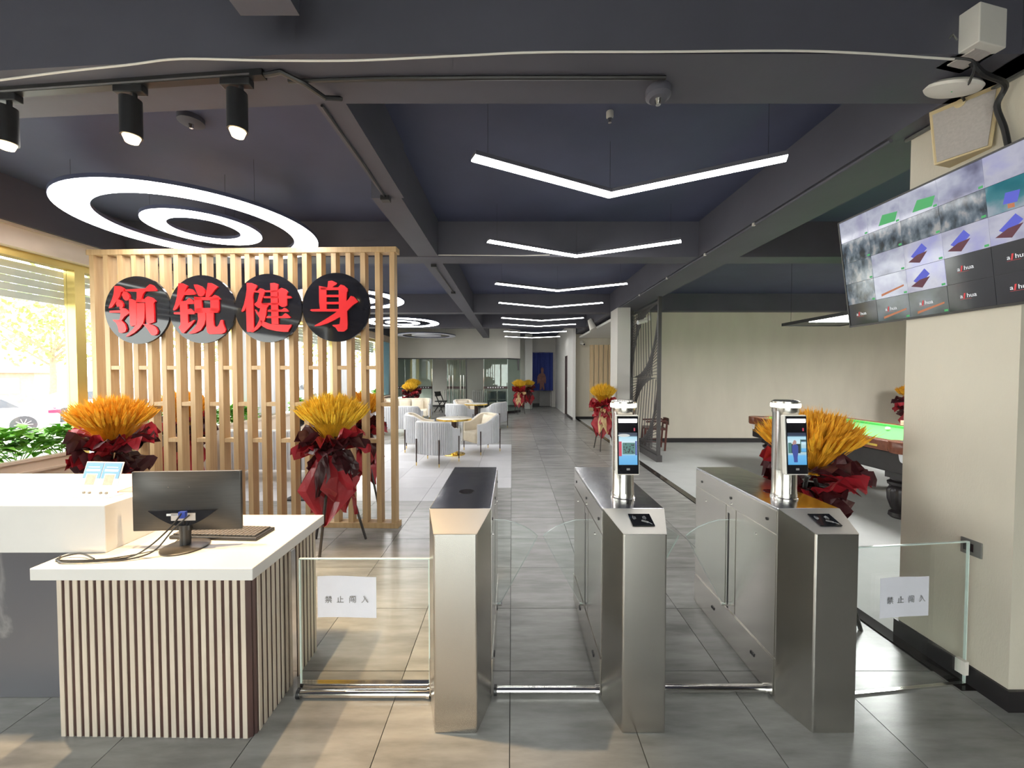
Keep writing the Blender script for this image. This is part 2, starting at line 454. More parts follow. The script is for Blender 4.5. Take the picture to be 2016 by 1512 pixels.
# ---- ceiling slab and beams
ceiling = struct(bx(-5.1, 10.2, -3.2, 20.0, 3.42, 3.6).build('ceiling', 'ceil'), 'dark navy painted concrete ceiling')
def beam(x0, x1, y0, y1, z0=3.0):
    return bx(x0, x1, y0, y1, z0, 3.43).build('ceiling_beam', 'beam', ceiling)
beam(-0.95, 10.2, 1.72, 2.03)
MB().prism([(-4.95, 1.98), (-4.95, 2.29), (-0.95, 2.03), (-0.95, 1.72)], lambda a, b, t: (a, b, t), 3.0, 3.43).build('ceiling_beam', 'beam', ceiling)
beam(-1.06, -0.83, -3.0, 1.54); beam(-1.02, -0.86, 2.03, 3.1); beam(-1.12, -0.88, 3.1, 4.62)
beam(-4.95, 2.23, 4.64, 4.92); beam(2.72, 10.2, 4.64, 4.92)
beam(-1.12, -0.88, 4.92, 8.8); beam(-4.95, 2.23, 8.8, 9.06); beam(-1.12, -0.88, 9.06, 11.6)
beam(-4.95, 2.23, 11.6, 11.85); beam(-1.12, -0.88, 11.85, 15.0)
beam(2.23, 2.72, -3.0, 13.6)
beam(2.72, 10.2, 8.75, 8.97, 3.03)
beam(-4.785, -4.62, -3.0, 15.5, 3.012)

# ---- left window wall
WX = -4.78
wl_ = MB()
wl_.box(WX - 0.18, WX, -3.0, 15.5, -0.7, 0.62)                     # parapet
wl_.box(WX - 0.18, WX, -3.0, 18.6, 2.80, 3.42)                     # head
for y0, y1 in ((-3.0, -1.6), (6.75, 7.75), (10.4, 11.2), (13.9, 18.6)):
    wl_.box(WX - 0.18, WX, y0, y1, 0.62, 2.80)
wall_left = struct(wl_.build('wall_left', 'wall_grey'), 'window wall along the left side')
struct(bx(WX - 0.005, WX + 0.10, -3.0, 15.5, 2.80, 3.0).box(WX, WX + 0.13, -3.0, 15.5, 2.985, 3.01).build('trim_2', 'beige_trim'), 'beige boxed trim above the windows')
def window(n, y0, y1, mull=()):
    w = bpy.data.objects.new('window_%d' % n, None); COL.objects.link(w); struct(w, 'large street window in a champagne frame')
    z0, z1 = 0.62, 2.80
    X = WX - 0.09
    f = MB()
    f.box(X - 0.03, X + 0.09, y0, y0 + 0.05, z0, z1); f.build('frame_post', 'gold', w)
    f = MB(); f.box(X - 0.03, X + 0.09, y1 - 0.05, y1, z0, z1); f.build('frame_post', 'gold', w)
    MB().box(X - 0.03, X + 0.09, y0 + 0.05, y1 - 0.05, z1 - 0.07, z1).build('frame_head', 'gold', w)
    MB().box(X - 0.03, X + 0.09, y0 + 0.05, y1 - 0.05, z0, z0 + 0.06).build('frame_sill', 'gold', w)
    for m in mull: MB().box(X - 0.03, X + 0.06, m - 0.03, m + 0.03, z0 + 0.06, z1 - 0.07).build('mullion', 'gold', w)
    ys = [y0 + 0.05] + sum([[m - 0.03, m + 0.03] for m in mull], []) + [y1 - 0.05]
    for a, b in zip(ys[::2], ys[1::2]):
        MB().box(X - 0.004, X + 0.004, a, b, z0 + 0.06, z1 - 0.07).build('pane', 'glass', w)
    s = MB()
    for k in range(5): s.box(X - 0.14, X - 0.12, y0, y1, 2.73 - 0.075 * (k + 1) + 0.006, 2.73 - 0.075 * k)
    s.build('roller_shutter', 'shutter', w)
window(1, -1.6, 4.28, (1.3,)); window(2, 4.28, 6.75); window(3, 7.75, 10.4, (9.1,)); window(4, 11.2, 13.9, (12.5,))

# planter trough running under the windows
pl = MB()
pl.box(-4.76, -4.40, -2.5, 3.85, 0.60, 0.64); pl.box(-4.43, -4.38, -2.5, 3.85, 0.60, 0.825); pl.box(-4.43, -4.365, -2.5, 3.85, 0.805, 0.83)
pl.box(-4.76, -4.38, -2.5, 3.85, 0.0, 0.60); pl.box(-4.38, -4.36, -2.5, 3.85, 0.70, 0.72)
tag(pl.build('planter_trough', 'beige_trim'), 'long beige planter trough under the window beside the reception desk', 'planter')
pl = MB()
pl.box(-4.76, -4.38, 4.2, 13.9, 0.0, 0.64); pl.box(-4.43, -4.38, 4.2, 13.9, 0.64, 0.83); pl.box(-4.38, -4.365, 4.2, 13.9, 0.80, 0.83)
tag(pl.build('planter_trough', 'beige_trim'), 'long beige planter trough behind the slatted wooden screen', 'planter')

# ---- right side: pier with TV, billiard walls, column
struct(bx(2.36, 4.2, 1.79, 2.31, 0, 3.42).build('wall_right', 'wall'), 'beige pier that carries the television')
struct(bx(2.345, 4.2, 1.775, 1.79, 0, 0.10).box(2.345, 2.36, 1.79, 2.325, 0, 0.10).build('baseboard_right', 'base'), 'black baseboard of the pier')
struct(bx(2.67, 10.2, 8.97, 9.12, 0, 3.42).build('wall_billiard', 'wall'), 'beige back wall of the billiard area')
struct(bx(2.67, 10.2, 8.955, 8.97, 0, 0.10).build('baseboard_billiard', 'base'), 'black baseboard along the billiard wall')
struct(bx(10.1, 10.25, 1.9, 9.1, 0, 3.42).build('wall_far_right', 'wall'), 'end wall of the billiard area')
struct(bx(4.2, 10.2, 1.79, 1.95, 0, 3.42).build('wall_billiard_near', 'wall'), 'near wall of the billiard area')
struct(bx(2.23, 2.50, 8.15, 8.72, 0, 3.0).build('wall_column', 'wall_grey'), 'square plastered column beside the lattice screen')
struct(bx(2.20, 7.0, 13.6, 13.75, 0, 3.42).build('wall_right_far', 'wall'), 'beige wall with pine boards')
struct(bx(2.20, 7.0, 13.585, 13.6, 0, 0.09).build('baseboard_far', 'base'), 'black baseboard under the pine boards')
struct(bx(2.36, 7.0, 9.12, 13.6, 2.86, 2.92).build('ceiling_soffit', 'wall_white'), 'lower white ceiling of the side passage')
struct(bx(6.9, 7.0, 9.12, 13.6, 0, 2.9).build('wall_passage', 'wall_grey'), 'end wall of the side passage')
struct(bx(2.10, 2.20, 13.3, 14.6, 0, 3.42).box(2.10, 2.20, 14.6, 15.5, 2.3, 3.42).box(2.10, 2.20, 15.5, 19.7, 0, 3.42).build('wall_return', 'wall_white'), 'short white wall return at the passage corner')
struct(bx(2.085, 2.10, 13.285, 14.6, 0, 0.09).build('baseboard_return', 'base'), 'black baseboard of the white wall return')

# ---- back wall with recess and doorway
wb_ = bx(-5.0, 0.95, 18.6, 18.8, 0, 3.42).box(0.95, 2.2, 18.6, 18.8, 2.62, 3.42).box(1.92, 2.10, 18.6, 18.8, 0, 2.62)
wb_.box(0.95, 2.2, 19.6, 19.7, 0, 2.7).box(0.93, 0.95, 18.8, 19.7, 0, 2.7).box(2.9, 3.0, 15.4, 19.7, 0, 3.42)
wall_back = struct(wb_.build('wall_back', 'wall_grey'), 'pale grey end wall behind the glass room')
struct(bx(-5.0, 0.93, 18.585, 18.6, 0, 0.1).box(0.95, 1.92, 19.585, 19.6, 0, 0.1).build('baseboard_back', 'base'), 'black baseboard of the end wall')
d = bpy.data.objects.new('door_1', None); COL.objects.link(d); struct(d, 'tall grey door beside the blue cloth')
M['greydoor'] = mat('grey_door_laminate', (0.28, 0.275, 0.27), 0.5, var=0.05, scale=4)
bx(1.35, 1.88, 18.9, 18.94, 0.02, 2.5).build('door_leaf', 'greydoor', d)
bx(1.88, 1.915, 18.88, 18.96, 0, 2.55).box(1.0, 1.88, 18.88, 18.96, 2.5, 2.55).build('door_frame', 'wall_white', d)
MB().box(1.42, 1.45, 18.86, 18.9, 1.0, 1.15).build('door_handle', 'chrome', d)

d = bpy.data.objects.new('door_3', None); COL.objects.link(d); struct(d, 'dark doorway in the white wall return')
bx(2.13, 2.17, 14.6, 15.5, 0.0, 2.3).build('door_leaf', 'brownband', d)
bx(2.09, 2.12, 14.64, 14.70, 0.98, 1.1).build('door_handle', 'chrome', d)
# ---- storefront behind the camera (daylight enters here)
wf = bx(-5.0, -2.4, -3.2, -3.0, -0.7, 3.42).box(1.8, 10.2, -3.2, -3.0, -0.7, 3.42).box(-2.4, 1.8, -3.2, -3.0, 2.5, 3.42)
wf.box(4.2, 4.4, -3.0, 1.79, 0, 3.42)
struct(wf.build('wall_front', 'darkwall'), 'dark storefront wall behind the visitor')
d = bpy.data.objects.new('door_2', None); COL.objects.link(d); struct(d, 'glass storefront entrance behind the visitor')
for k in range(3):
    x = -2.4 + 1.4 * k
    bx(x, x + 0.06, -3.15, -3.05, 0, 2.5).build('frame_post', 'gold', d)
    bx(x + 0.06, x + 1.34, -3.105, -3.095, 0, 2.44).build('pane', 'glass', d)
    bx(x + 1.34, x + 1.4, -3.15, -3.05, 0, 2.5).build('frame_post', 'gold', d)
bx(-2.4, 1.8, -3.15, -3.05, 2.44, 2.5).build('frame_head', 'gold', d)

# ---- glass meeting room at the far end
part = bpy.data.objects.new('wall_partition', None); COL.objects.link(part); struct(part, 'glass partition of the meeting room under a plastered bulkhead')
PY = 15.5
MB().prism([(-4.78, PY), (-0.18, PY), (0.34, PY + 0.55), (0.34, PY + 0.75), (-4.78, PY + 0.75)], lambda a, b, t: (a, b, t), 2.24, 3.42).build('bulkhead', 'wall_grey', part)
MB().prism([(-4.78, PY), (-0.18, PY), (0.34, PY + 0.55), (0.32, PY + 0.58), (-0.2, PY + 0.04), (-4.78, PY + 0.04)], lambda a, b, t: (a, b, t), 2.20, 2.24).build('top_rail', 'base', part)
def gp(x0, x1, y, z0=0.06, z1=2.2, name='glass_pane'):
    return bx(x0, x1, y, y + 0.012, z0, z1).build(name, 'glass_part', part)
for x0, x1 in ((-4.74, -3.21), (-1.13, -0.18)):
    gp(x0, x1, PY)
    b = bx(x0, x1, PY - 0.004, PY - 0.001, 1.00, 1.10).build('privacy_band', 'brownband', part)
    n = int((x1 - x0 - 0.2) / 0.1)
    for k in range(n):
        if k % 4 == 3 and x0 > -2: pass
        bx(x0 + 0.14 + k * 0.1, x0 + 0.19 + k * 0.1, PY - 0.006, PY - 0.004, 1.03, 1.075).build('band_mark', 'cardwhite', b)
    bx(x0, x1, PY - 0.01, PY + 0.03, 0, 0.06).build('floor_channel', 'base', part)
    for xe in (x0, x1): bx(xe - 0.008, xe + 0.008, PY - 0.002, PY + 0.014, 0.06, 2.2).build('glass_edge', 'glass_edge', part)
MB().prism([(-0.18, PY), (0.34, PY + 0.55), (0.33, PY + 0.562), (-0.19, PY + 0.012)], lambda a, b, t: (a, b, t), 0.1, 2.2).build('glass_pane', 'glass_part', part)
MB().prism([(-0.18, PY - 0.02), (0.36, PY + 0.55), (0.33, PY + 0.58), (-0.2, PY + 0.02)], lambda a, b, t: (a, b, t), 0.0, 0.1).build('floor_channel', 'base', part)
bx(0.22, 0.30, PY + 0.43, PY + 0.5, 1.75, 2.2).build('door_closer', 'base', part)
for x0, x1, hx in ((-2.62, -2.12, (-2.52, -2.38)), (-2.08, -1.88, (-2.06, -1.94))):
    lf = bx(x0, x1, PY + 0.02, PY + 0.032, 0.05, 2.16).build('door_leaf', 'glass_part', part)
    bx(x0, x1, PY + 0.012, PY + 0.016, 1.00, 1.10).build('privacy_band', 'brownband', lf)
    for h in hx:
        MB().cyl((h, PY - 0.05, 0.35), (h, PY - 0.05, 1.55), 0.018, n=10).cyl((h, PY - 0.05, 0.5), (h, PY + 0.02, 0.5), 0.012, n=8).cyl((h, PY - 0.05, 1.4), (h, PY + 0.02, 1.4), 0.012, n=8).build('door_handle', 'chrome', lf, smooth=True)
bx(-1.86, -1.82, PY - 0.01, PY + 0.04, 0, 2.2).build('door_post', 'base', part)
for x in (-3.22, -1.14): bx(x - 0.01, x + 0.01, PY - 0.02, PY + 0.02, 0, 1.8).build('edge_trim', 'chrome', part)
# side wall piece right of the glass corner
struct(bx(0.60, 0.93, 17.6, 18.6, 0, 3.42).build('wall_stub', 'wall_white'), 'white wall stub beside the blue cloth')

# ---- the street outside
struct(bx(-70, -5.0, -30, 60, -0.8, -0.62).box(-5.0, 40, -30, -3.2, -0.8, -0.62).box(10.3, 40, -3.2, 40, -0.8, -0.62).build('ground_street', 'asphalt'), 'pale sunlit street and pavement outside')
# ================================================================== TURNSTILES
TF = 1.67      # y of the front faces
TH, THF, TL = 0.95, 0.895, 0.99
def flap(side):
    """clear wing blade; side=+1 reaches to +x"""
    pts = [(0, 0.74), (0.06, 0.738), (0.12, 0.722), (0.18, 0.697), (0.225, 0.668), (0.252, 0.645), (0.245, 0.625), (0.035, 0.24), (0.0, 0.232)]
    w = 0.1475
    return MB().prism([(side * (w + a), b) for a, b in pts], lambda a, b, t: (a, t, b), 0.575, 0.585, 0, 1)
def turnstile(cx, label, wings, terminal=True):
    t = thing('turnstile', label, 'turnstile', (cx, TF, 0), 0, 'steel turnstiles across the entrance')
    a, b, c = 0.095, 0.1475, 0.165
    P = [(-a, 0), (a, 0), (b, c), (b, TL), (-b, TL), (-b, c)]
    top = [THF, THF, TH, TH, TH, TH]
    v = [(x, y, 0) for x, y in P] + [(x, y, z) for (x, y), z in zip(P, top)]
    m = MB().add(v, [(0, 1, 7, 6), (1, 2, 8, 7), (2, 3, 9, 8), (3, 4, 10, 9), (4, 5, 11, 10), (5, 0, 6, 11), (5, 4, 3, 2, 1, 0)])
    m.build('body', 'steel', t, bevel=0.006)
    MB().add([(-a, 0, THF), (a, 0, THF), (b, c, TH), (-b, c, TH)], [(0, 1, 2, 3)]).add(
        [(-a, 0, THF + .002), (a, 0, THF + .002), (b, c, TH + .002), (-b, c, TH + .002)], [(0, 1, 2, 3)]).build('slope_panel', 'steel_matt', t)
    bx(-b - 0.002, b + 0.002, c, TL, TH - 0.012, TH + 0.003).build('lid', 'steel_top', t, bevel=0.004)
    MB().cyl((0, 0.43, TH + 0.0032), (0, 0.43, TH + 0.0042), 0.042, n=32).build('sensor_window', 'blackgloss', t, smooth=True)
    for s in (-1, 1):
        X = s * (b + 0.001)
        def sidebox(y0, y1, z0, z1, th, name, mt):
            x0, x1 = sorted((X, X + s * th)); return bx(x0, x1, y0, y1, z0, z1).build(name, mt, t)
        sidebox(c + 0.01, TL - 0.005, 0.83, TH - 0.014, 0.002, 'upper_band', 'steel')
        sidebox(c + 0.01, 0.50, 0.215, 0.82, 0.002, 'side_panel', 'steel')
        sidebox(0.51, 0.60, 0.215, 0.82, 0.002, 'slot_panel', 'steel')
        sidebox(0.61, TL - 0.005, 0.215, 0.82, 0.002, 'side_panel', 'steel')
        sidebox(c + 0.01, TL - 0.005, 0.02, 0.205, 0.006, 'kick_plate', 'steel')
        sidebox(0.572, 0.588, 0.21, 0.78, 0.0028, 'flap_slot', 'black')
        for y, z in ((0.24, 0.875), (0.56, 0.875), (0.9, 0.875), (0.56, 0.84), (0.33, 0.76), (0.85, 0.76)):
            MB().cyl((X, y, z), (X + s * 0.006, y, z), 0.008, n=10).build('screw', 'chrome' if z < 0.86 else 'black', t, smooth=True)
        for y in (0.32, 0.72):
            q = MB()
            for k in range(3): q.cyl((X + s * 0.006, y + k * 0.012, 0.11), (X + s * 0.0075, y + k * 0.012, 0.125), 0.005, n=6)
            q.build('vent_mark', 'black', t)
    for s in wings:
        flap(s).build('flap', ['glass_clear', 'glass_edge'], t)
        x0, x1 = sorted((s * 0.15, s * 0.19)); bx(x0, x1, 0.57, 0.59, 0.228, 0.236).build('flap_bracket', 'chrome', t)
    return t
turn = {}
turn['L'] = turnstile(-0.25, 'steel turnstile nearest the reception desk, without a face scanner', (1,))
turn['M'] = turnstile(0.585, 'middle steel turnstile with a card reader and face scanner', (-1, 1))
turn['R'] = turnstile(1.43, 'steel turnstile nearest the beige pier with card reader and face scanner', (-1,))
def reader(t):
    """card reader pad on the sloped front panel"""
    sl = math.atan2(TH - THF, 0.165)
    rd = bpy.data.objects.new('card_reader', MB().prism([(-0.055, -0.036), (0.055, -0.036), (0.03, 0.036), (-0.08, 0.036)] if False else [(-0.05, -0.04), (0.05, -0.04), (0.05, 0.04), (-0.05, 0.04)], lambda a, b, q: (a, b, q), 0.0, 0.004).data('card_reader', 'blackgloss'))
    COL.objects.link(rd); rd.parent = t; rd.location = (0.01, 0.085, THF + 0.085 * math.tan(sl) + 0.003); rd.rotation_euler = (sl, 0, 0)
    rd['label'] = 'black card reader pad with wave and card symbol'
    for sx in (-1, 1):
        for r in (0.012, 0.018, 0.024):
            q = MB(); n = 8
            pts = [(-0.006 + sx * (0.006 + r * math.cos(u)), 0.012 + r * 0.8 * math.sin(u), 0.0046) for u in [R(-38 + 76 * i / n) for i in range(n + 1)]]
            q.tube([(p[0], p[1], p[2]) for p in pts], 0.0006, 4); q.build('wave_mark', 'cardwhite', rd)
    q = MB().add([(-0.004, -0.012, .0046), (0.024, -0.024, .0046), (0.03, -0.014, .0046), (0.002, -0.002, .0046)], [(0, 1, 2, 3)])
    q.build('card_mark', M['greydoor'], rd)
    MB().tube([(0.018, -0.02, .005), (0.03, -0.022, .005), (0.04, -0.032, .005)], 0.0007, 4).build('hand_mark', 'cardwhite', rd)
reader(turn['M']); reader(turn['R'])

# screen picture for the face scanners (what its own camera shows)
def picture_mat(name, seed, bright):
    m, n, l = nt(name)
    b = n['Principled BSDF']
    tc = n.new('ShaderNodeTexCoord'); sp = n.new('ShaderNodeSeparateXYZ'); l.new(tc.outputs['Generated'], sp.inputs[0])
    rp = n.new('ShaderNodeValToRGB'); rp.color_ramp.interpolation = 'LINEAR'
    e = rp.color_ramp.elements
    e[0].position = 0.0; e[0].color = (0.10, 0.42, 0.80, 1)
    e[1].position = 1.0; e[1].color = (0.02, 0.03, 0.06, 1)
    for p, c in ((0.28, (0.16, 0.5, 0.85)), (0.34, (0.45, 0.65, 0.72)), (0.62, (0.5, 0.72, 0.78)), (0.68, (0.7, 0.88, 0.95)), (0.86, (0.45, 0.75, 0.9)), (0.9, (0.03, 0.05, 0.1))):
        k = e.new(p); k.color = (*c, 1)
    l.new(sp.outputs['Z'], rp.inputs['Fac'])
    l.new(rp.outputs[0], b.inputs['Emission Color']); b.inputs['Emission Strength'].default_value = bright
    b.inputs['Base Color'].default_value = (0.02, 0.02, 0.02, 1)
    return m
M['pic'] = picture_mat('scanner_live_picture', 1, 0.85)
M['picdark'] = emit('scanner_picture_dark', (0.03, 0.05, 0.06), 0.6, 0.02)
M['picteal'] = emit('scanner_picture_shelf', (0.08, 0.22, 0.2), 0.8, 0.02)
M['picred'] = emit('scanner_picture_red', (0.6, 0.05, 0.1), 0.8, 0.02)
M['picblue'] = emit('scanner_picture_blue', (0.05, 0.08, 0.35), 0.8, 0.02)
M['picskin'] = emit('scanner_picture_skin', (0.5, 0.3, 0.28), 0.8, 0.02)
def scanner(x, y, label, scene_kind):
    t = thing('face_scanner', label, 'face scanner', (x, y, TH + 0.003), 0, 'face scanners on the turnstiles')
    MB().lathe([(0.062, 0.0), (0.062, 0.006), (0.058, 0.01), (0.058, 0.03), (0.056, 0.034), (0.056, 0.15)], 32).build('post', 'steel', t, smooth=True)
    bx(-0.004, 0.004, -0.0575, -0.0555, 0.035, 0.14).build('post_seam', 'chrome', t)
    MB().lathe([(0.056, 0.15), (0.057, 0.16), (0.057, 0.445), (0.06, 0.45), (0.06, 0.475)], 32).build('housing', 'whiteplastic' if False else 'steel', t, smooth=True)
    MB().lathe([(0.064, 0.475), (0.066, 0.478), (0.066, 0.492), (0.064, 0.495)], 32).build('light_ring', 'led', t, smooth=True)
    MB().lathe([(0.063, 0.495), (0.063, 0.505), (0.05, 0.512)], 32).build('cap', 'steel', t, smooth=True)
    dv = bpy.data.objects.new('device', bx(-0.058, 0.058, -0.014, 0.014, -0.15, 0.15).data('device', 'whiteplastic')); COL.objects.link(dv)
    dv.parent = t; dv.location = (0, -0.068, 0.29); dv.rotation_euler = (R(-4), 0, 0)
    bm_ = dv.modifiers.new('bevel', 'BEVEL'); bm_.width = 0.006; bm_.segments = 2
    bx(-0.053, 0.053, -0.017, -0.014, -0.144, 0.144).build('front_glass', 'blackgloss', dv, bevel=0.003)
    bx(-0.046, 0.046, -0.0195, -0.017, 0.112, 0.13).build('led_strip', 'led', dv, bevel=0.002)
    bx(0.03, 0.036, -0.019, -0.017, 0.07, 0.085).build('status_light', 'picred', dv)
    bx(-0.008, 0.008, -0.0185, -0.017, -0.125, -0.115).build('icon', 'greydoor', dv)
    sc = bx(-0.046, 0.046, -0.0185, -0.017, -0.098, 0.062).build('screen', 'pic', dv)
    def q(x0, x1, z0, z1, mt, d=0.0): bx(x0, x1, -0.0195 - d, -0.0185, z0, z1).build('picture', mt, sc)
    if scene_kind == 0:
        MB().prism([(-0.01 + 0.03 * math.cos(u), 0.048 + 0.008 * math.sin(u)) for u in [k * math.pi / 8 for k in range(16)]], lambda a, b, w: (a - 0.01, w, b), -0.0192, -0.0185).build('picture', 'cardwhite', sc)
        q(-0.028, 0.035, -0.045, 0.012, 'picteal'); q(-0.046, -0.032, -0.055, 0.018, 'picred')
        rr = random.Random(4)
        for k in range(26):
            xx = rr.uniform(-0.026, 0.028); zz = rr.uniform(-0.043, 0.006); q(xx, xx + 0.006, zz, zz + 0.005, 'picdark', 0.0003)
        q(0.036, 0.044, -0.05, 0.02, 'picblue')
    else:
        q(-0.044, -0.028, -0.04, 0.012, 'picteal'); q(0.016, 0.046, -0.035, 0.028, 'picteal'); q(0.02, 0.044, -0.033, 0.024, 'pic', 0.0003)
        q(-0.03, 0.016, -0.04, 0.006, 'picdark')
        P = [(-0.018, -0.085), (-0.02, -0.06), (-0.026, -0.03), (-0.026, -0.004), (-0.016, 0.004), (-0.004, 0.004), (0.004, -0.004), (0.004, -0.03), (0.0, -0.06), (0.0, -0.085)]
        MB().prism(P, lambda a, b, w: (a, w, b), -0.0202, -0.0195).build('picture', 'picblue', sc)
        MB().prism([(-0.012 + 0.008 * math.cos(u), 0.014 + 0.011 * math.sin(u)) for u in [k * math.pi / 6 for k in range(12)]], lambda a, b, w: (a, w, b), -0.0204, -0.0195).build('picture', 'picskin', sc)
        q(-0.022, -0.012, -0.004, 0.014, 'picskin', 0.0003)
scanner(0.58, 2.0, 'face scanner with lit screen on the middle turnstile', 0)
scanner(1.425, 2.0, 'face scanner with a person on its screen on the turnstile by the pier', 1)

# ---- floor tubes and glass barriers
def tube_bar(x0, x1, y0, y1, label):
    t = thing('floor_tube', label, 'tube', ((x0 + x1) / 2, y0, 0), 0, 'steel tubes along the floor')
    h = (x1 - x0) / 2; dy = y1 - y0
    MB().cyl((-h, 0, 0.022), (h, dy, 0.022), 0.019, n=16).build('tube', 'chrome', t, smooth=True)
    for s in (-1, 1): MB().cyl((s * (h - 0.015), (dy if s > 0 else 0), 0.022), (s * h, (dy if s > 0 else 0), 0.022), 0.0235, n=16).build('end_collar', 'black' if s < 0 else 'chrome', t, smooth=True)
tube_bar(-1.06, -0.405, 1.86, 1.86, 'shiny steel tube on the floor between desk and turnstile')
tube_bar(-0.09, 0.43, 1.88, 1.88, 'steel tube on the floor in the left passage lane')
tube_bar(0.74, 1.275, 1.89, 1.89, 'steel tube on the floor in the right passage lane')
def notice(parent_loc, rz, label, w, h, tone, size, sp):
    t = thing('paper_notice', label, 'notice', parent_loc, rz, 'paper notices on the glass barriers')
    def f(u, v):
        return ((u - 0.5) * w, -0.004 - 0.006 * math.sin(u * 3.0 + 0.6) ** 2 * (1 - v * 0.5), (v - 0.5) * h + 0.004 * math.sin(u * 5))
    MB().grid(f, 12, 8).grid(lambda u, v: tuple(p + q for p, q in zip(f(u, v), (0, 0.0006, 0))), 12, 8).build('sheet', 'paper', t, smooth=True)
    for ch_, xx in zip('禁止闯入', (-0.088, -0.030, 0.030, 0.091)):
        me = text_mesh(ch_, size); me.materials.append(M[tone])
        link('lettering', me, t, (xx, -0.0125, -0.012), (R(90), 0, 0))
M['ink2'] = mat('grey_ink', (0.22, 0.22, 0.23), 0.7)
def barrier(x0, y0, x1, y1, h, label, z0=0.06):
    L = math.hypot(x1 - x0, y1 - y0); rz = math.atan2(y1 - y0, x1 - x0)
    t = thing('glass_barrier', label, 'glass barrier', (x0, y0, 0), rz, 'low glass barriers beside the turnstiles')
    g = MB().box(0, L, -0.005, 0.005, z0, h, 0); g.build('pane', 'glass_clear', t)
    bx(0, L, -0.0055, 0.0055, h - 0.004, h + 0.001).build('pane_edge', 'glass_edge', t)
    bx(L - 0.004, L + 0.001, -0.0055, 0.0055, z0, h).build('pane_edge', 'glass_edge', t)
    bx(-0.001, 0.004, -0.0055, 0.0055, z0, h).build('pane_edge', 'glass_edge', t)
    return t, rz, L
t, rz, L = barrier(-1.055, 1.885, -0.41, 1.885, 0.685, 'clear glass barrier between the desk and the first turnstile')
bx(0, L, -0.012, 0.012, 0.035, 0.06).build('bottom_clamp', 'chrome', t)
notice((-0.815, 1.875, 0.50), 0, 'white paper notice on the glass beside the desk', 0.29, 0.205, 'ink2', 0.037, 1.0)
t, rz, L = barrier(1.59, 1.865, 2.335, 1.945, 0.745, 'clear glass barrier between the last turnstile and the pier', 0.01)
bx(L - 0.03, L - 0.005, -0.02, 0.02, 0.06, 0.13).build('latch', 'whiteplastic', t)
bx(0, L, -0.008, 0.008, 0.0, 0.01).build('floor_channel', 'chrome', t)
notice((1.955, 1.892, 0.49), rz, 'white paper notice on the glass in front of the pier', 0.275, 0.20, 'ink2', 0.037, 1.0)

# ================================================================== RECEPTION DESK
desk = thing('reception_desk', 'low reception desk wing with fluted pale slats and a white worktop', 'desk', (-1.55, 1.9, 0))
DX, DY = -1.55, 1.9
P = [(-2.035, 1.60), (-1.095, 1.60), (-1.095, 2.22), (-2.035, 2.22)]
MB().prism([(x - DX, y - DY) for x, y in P], lambda a, b, t: (a, b, t), 0.728, 0.78).build('worktop', 'white_top', desk, bevel=0.003)
Pb = [(-1.99, 1.66), (-1.175, 1.65), (-1.135, 1.672), (-1.135, 2.19), (-1.99, 2.19)]
MB().prism([(x - DX, y - DY) for x, y in Pb], lambda a, b, t: (a, b, t), 0.0, 0.728).build('body', 'dkwood', desk)
me = bx(-0.0098, 0.0098, -0.004, 0.0, 0.0, 0.728).data('slat', 'slat')
for k in range(24):
    x = -1.98 + 0.0352 * k
    link('slat', me, desk, (x - DX, 1.66 - 0.01 * k / 23 - DY, 0))
me2 = bx(0.0, 0.004, -0.0092, 0.0092, 0.0, 0.728).data('slat', 'slat')
for k in range(15):
    y = 1.695 + 0.0345 * k
    if abs(y - 1.885) < 0.016: continue
    link('slat', me2, desk, (-1.135 - DX, y - DY, 0))
bx(-1.135 - DX, -1.085 - DX, 1.867 - DY, 1.903 - DY, 0, 0.728).build('glass_post', 'chrome', desk)
link('corner_slat', bx(-0.0105, 0.0105, -0.008, 0.0, 0, 0.728).data('corner_slat', 'dkwood'), desk, (-1.155 - DX, 1.66 - DY, 0), (0, 0, R(30)))

cnt = thing('reception_counter', 'tall white counter block over a dark grey marble front', 'counter', (-2.9, 2.0, 0))
def cb(x0, x1, y0, y1, z0, z1, name, mt, bev=0.003): return bx(x0 + 2.9, x1 + 2.9, y0 - 2, y1 - 2, z0, z1).build(name, mt, cnt, bevel=bev)
cb(-3.6, -1.86, 1.74, 2.30, 0.7805, 1.0, 'counter_block', 'white_top')
cb(-3.6, -2.045, 1.86, 2.2, 0.0, 0.778, 'marble_front', 'gmarble')

# monitor (back toward the visitor)
mo = thing('computer_monitor', 'black computer monitor seen from behind on the white worktop', 'monitor', (-1.545, 1.80, 0.7805), R(3))
w, h, zc = 0.248, 0.142, 0.216
pan = MB().box(-w, w, 0.012, 0.03, zc - h, zc + h).build('panel', 'monitor', mo, bevel=0.005)
def mb_back(u, v):
    x = (u - 0.5) * 2; z = (v - 0.5) * 2
    bul = max(0, 1 - abs(x) ** 2.2) * max(0, 1 - abs(z) ** 2.2)
    return (x * w * 0.985, 0.0122 - 0.026 * bul, zc + z * h * 0.985)
MB().grid(mb_back, 24, 16).build('back_shell', 'monitor', pan, smooth=True)
n = 20
arc = [(-0.155 + 0.31 * k / n, zc - 0.035 - 0.075 * math.sin(math.pi * k / n)) for k in range(n + 1)]
MB().prism(arc, lambda a, b, t: (a, t, b), -0.0165, 0.0).build('port_recess', 'blackgloss', pan)
bx(-0.05, 0.06, -0.0175, -0.0165, zc - 0.083, zc - 0.048).build('rating_label', 'greycloth', pan)
bx(-0.006, 0.024, -0.032, -0.0165, zc - 0.068, zc - 0.038).build('video_plug', 'bluevga', pan)
bx(-0.07, -0.005, -0.0175, -0.0165, zc - 0.06, zc - 0.05).build('white_label', 'cardwhite', pan)
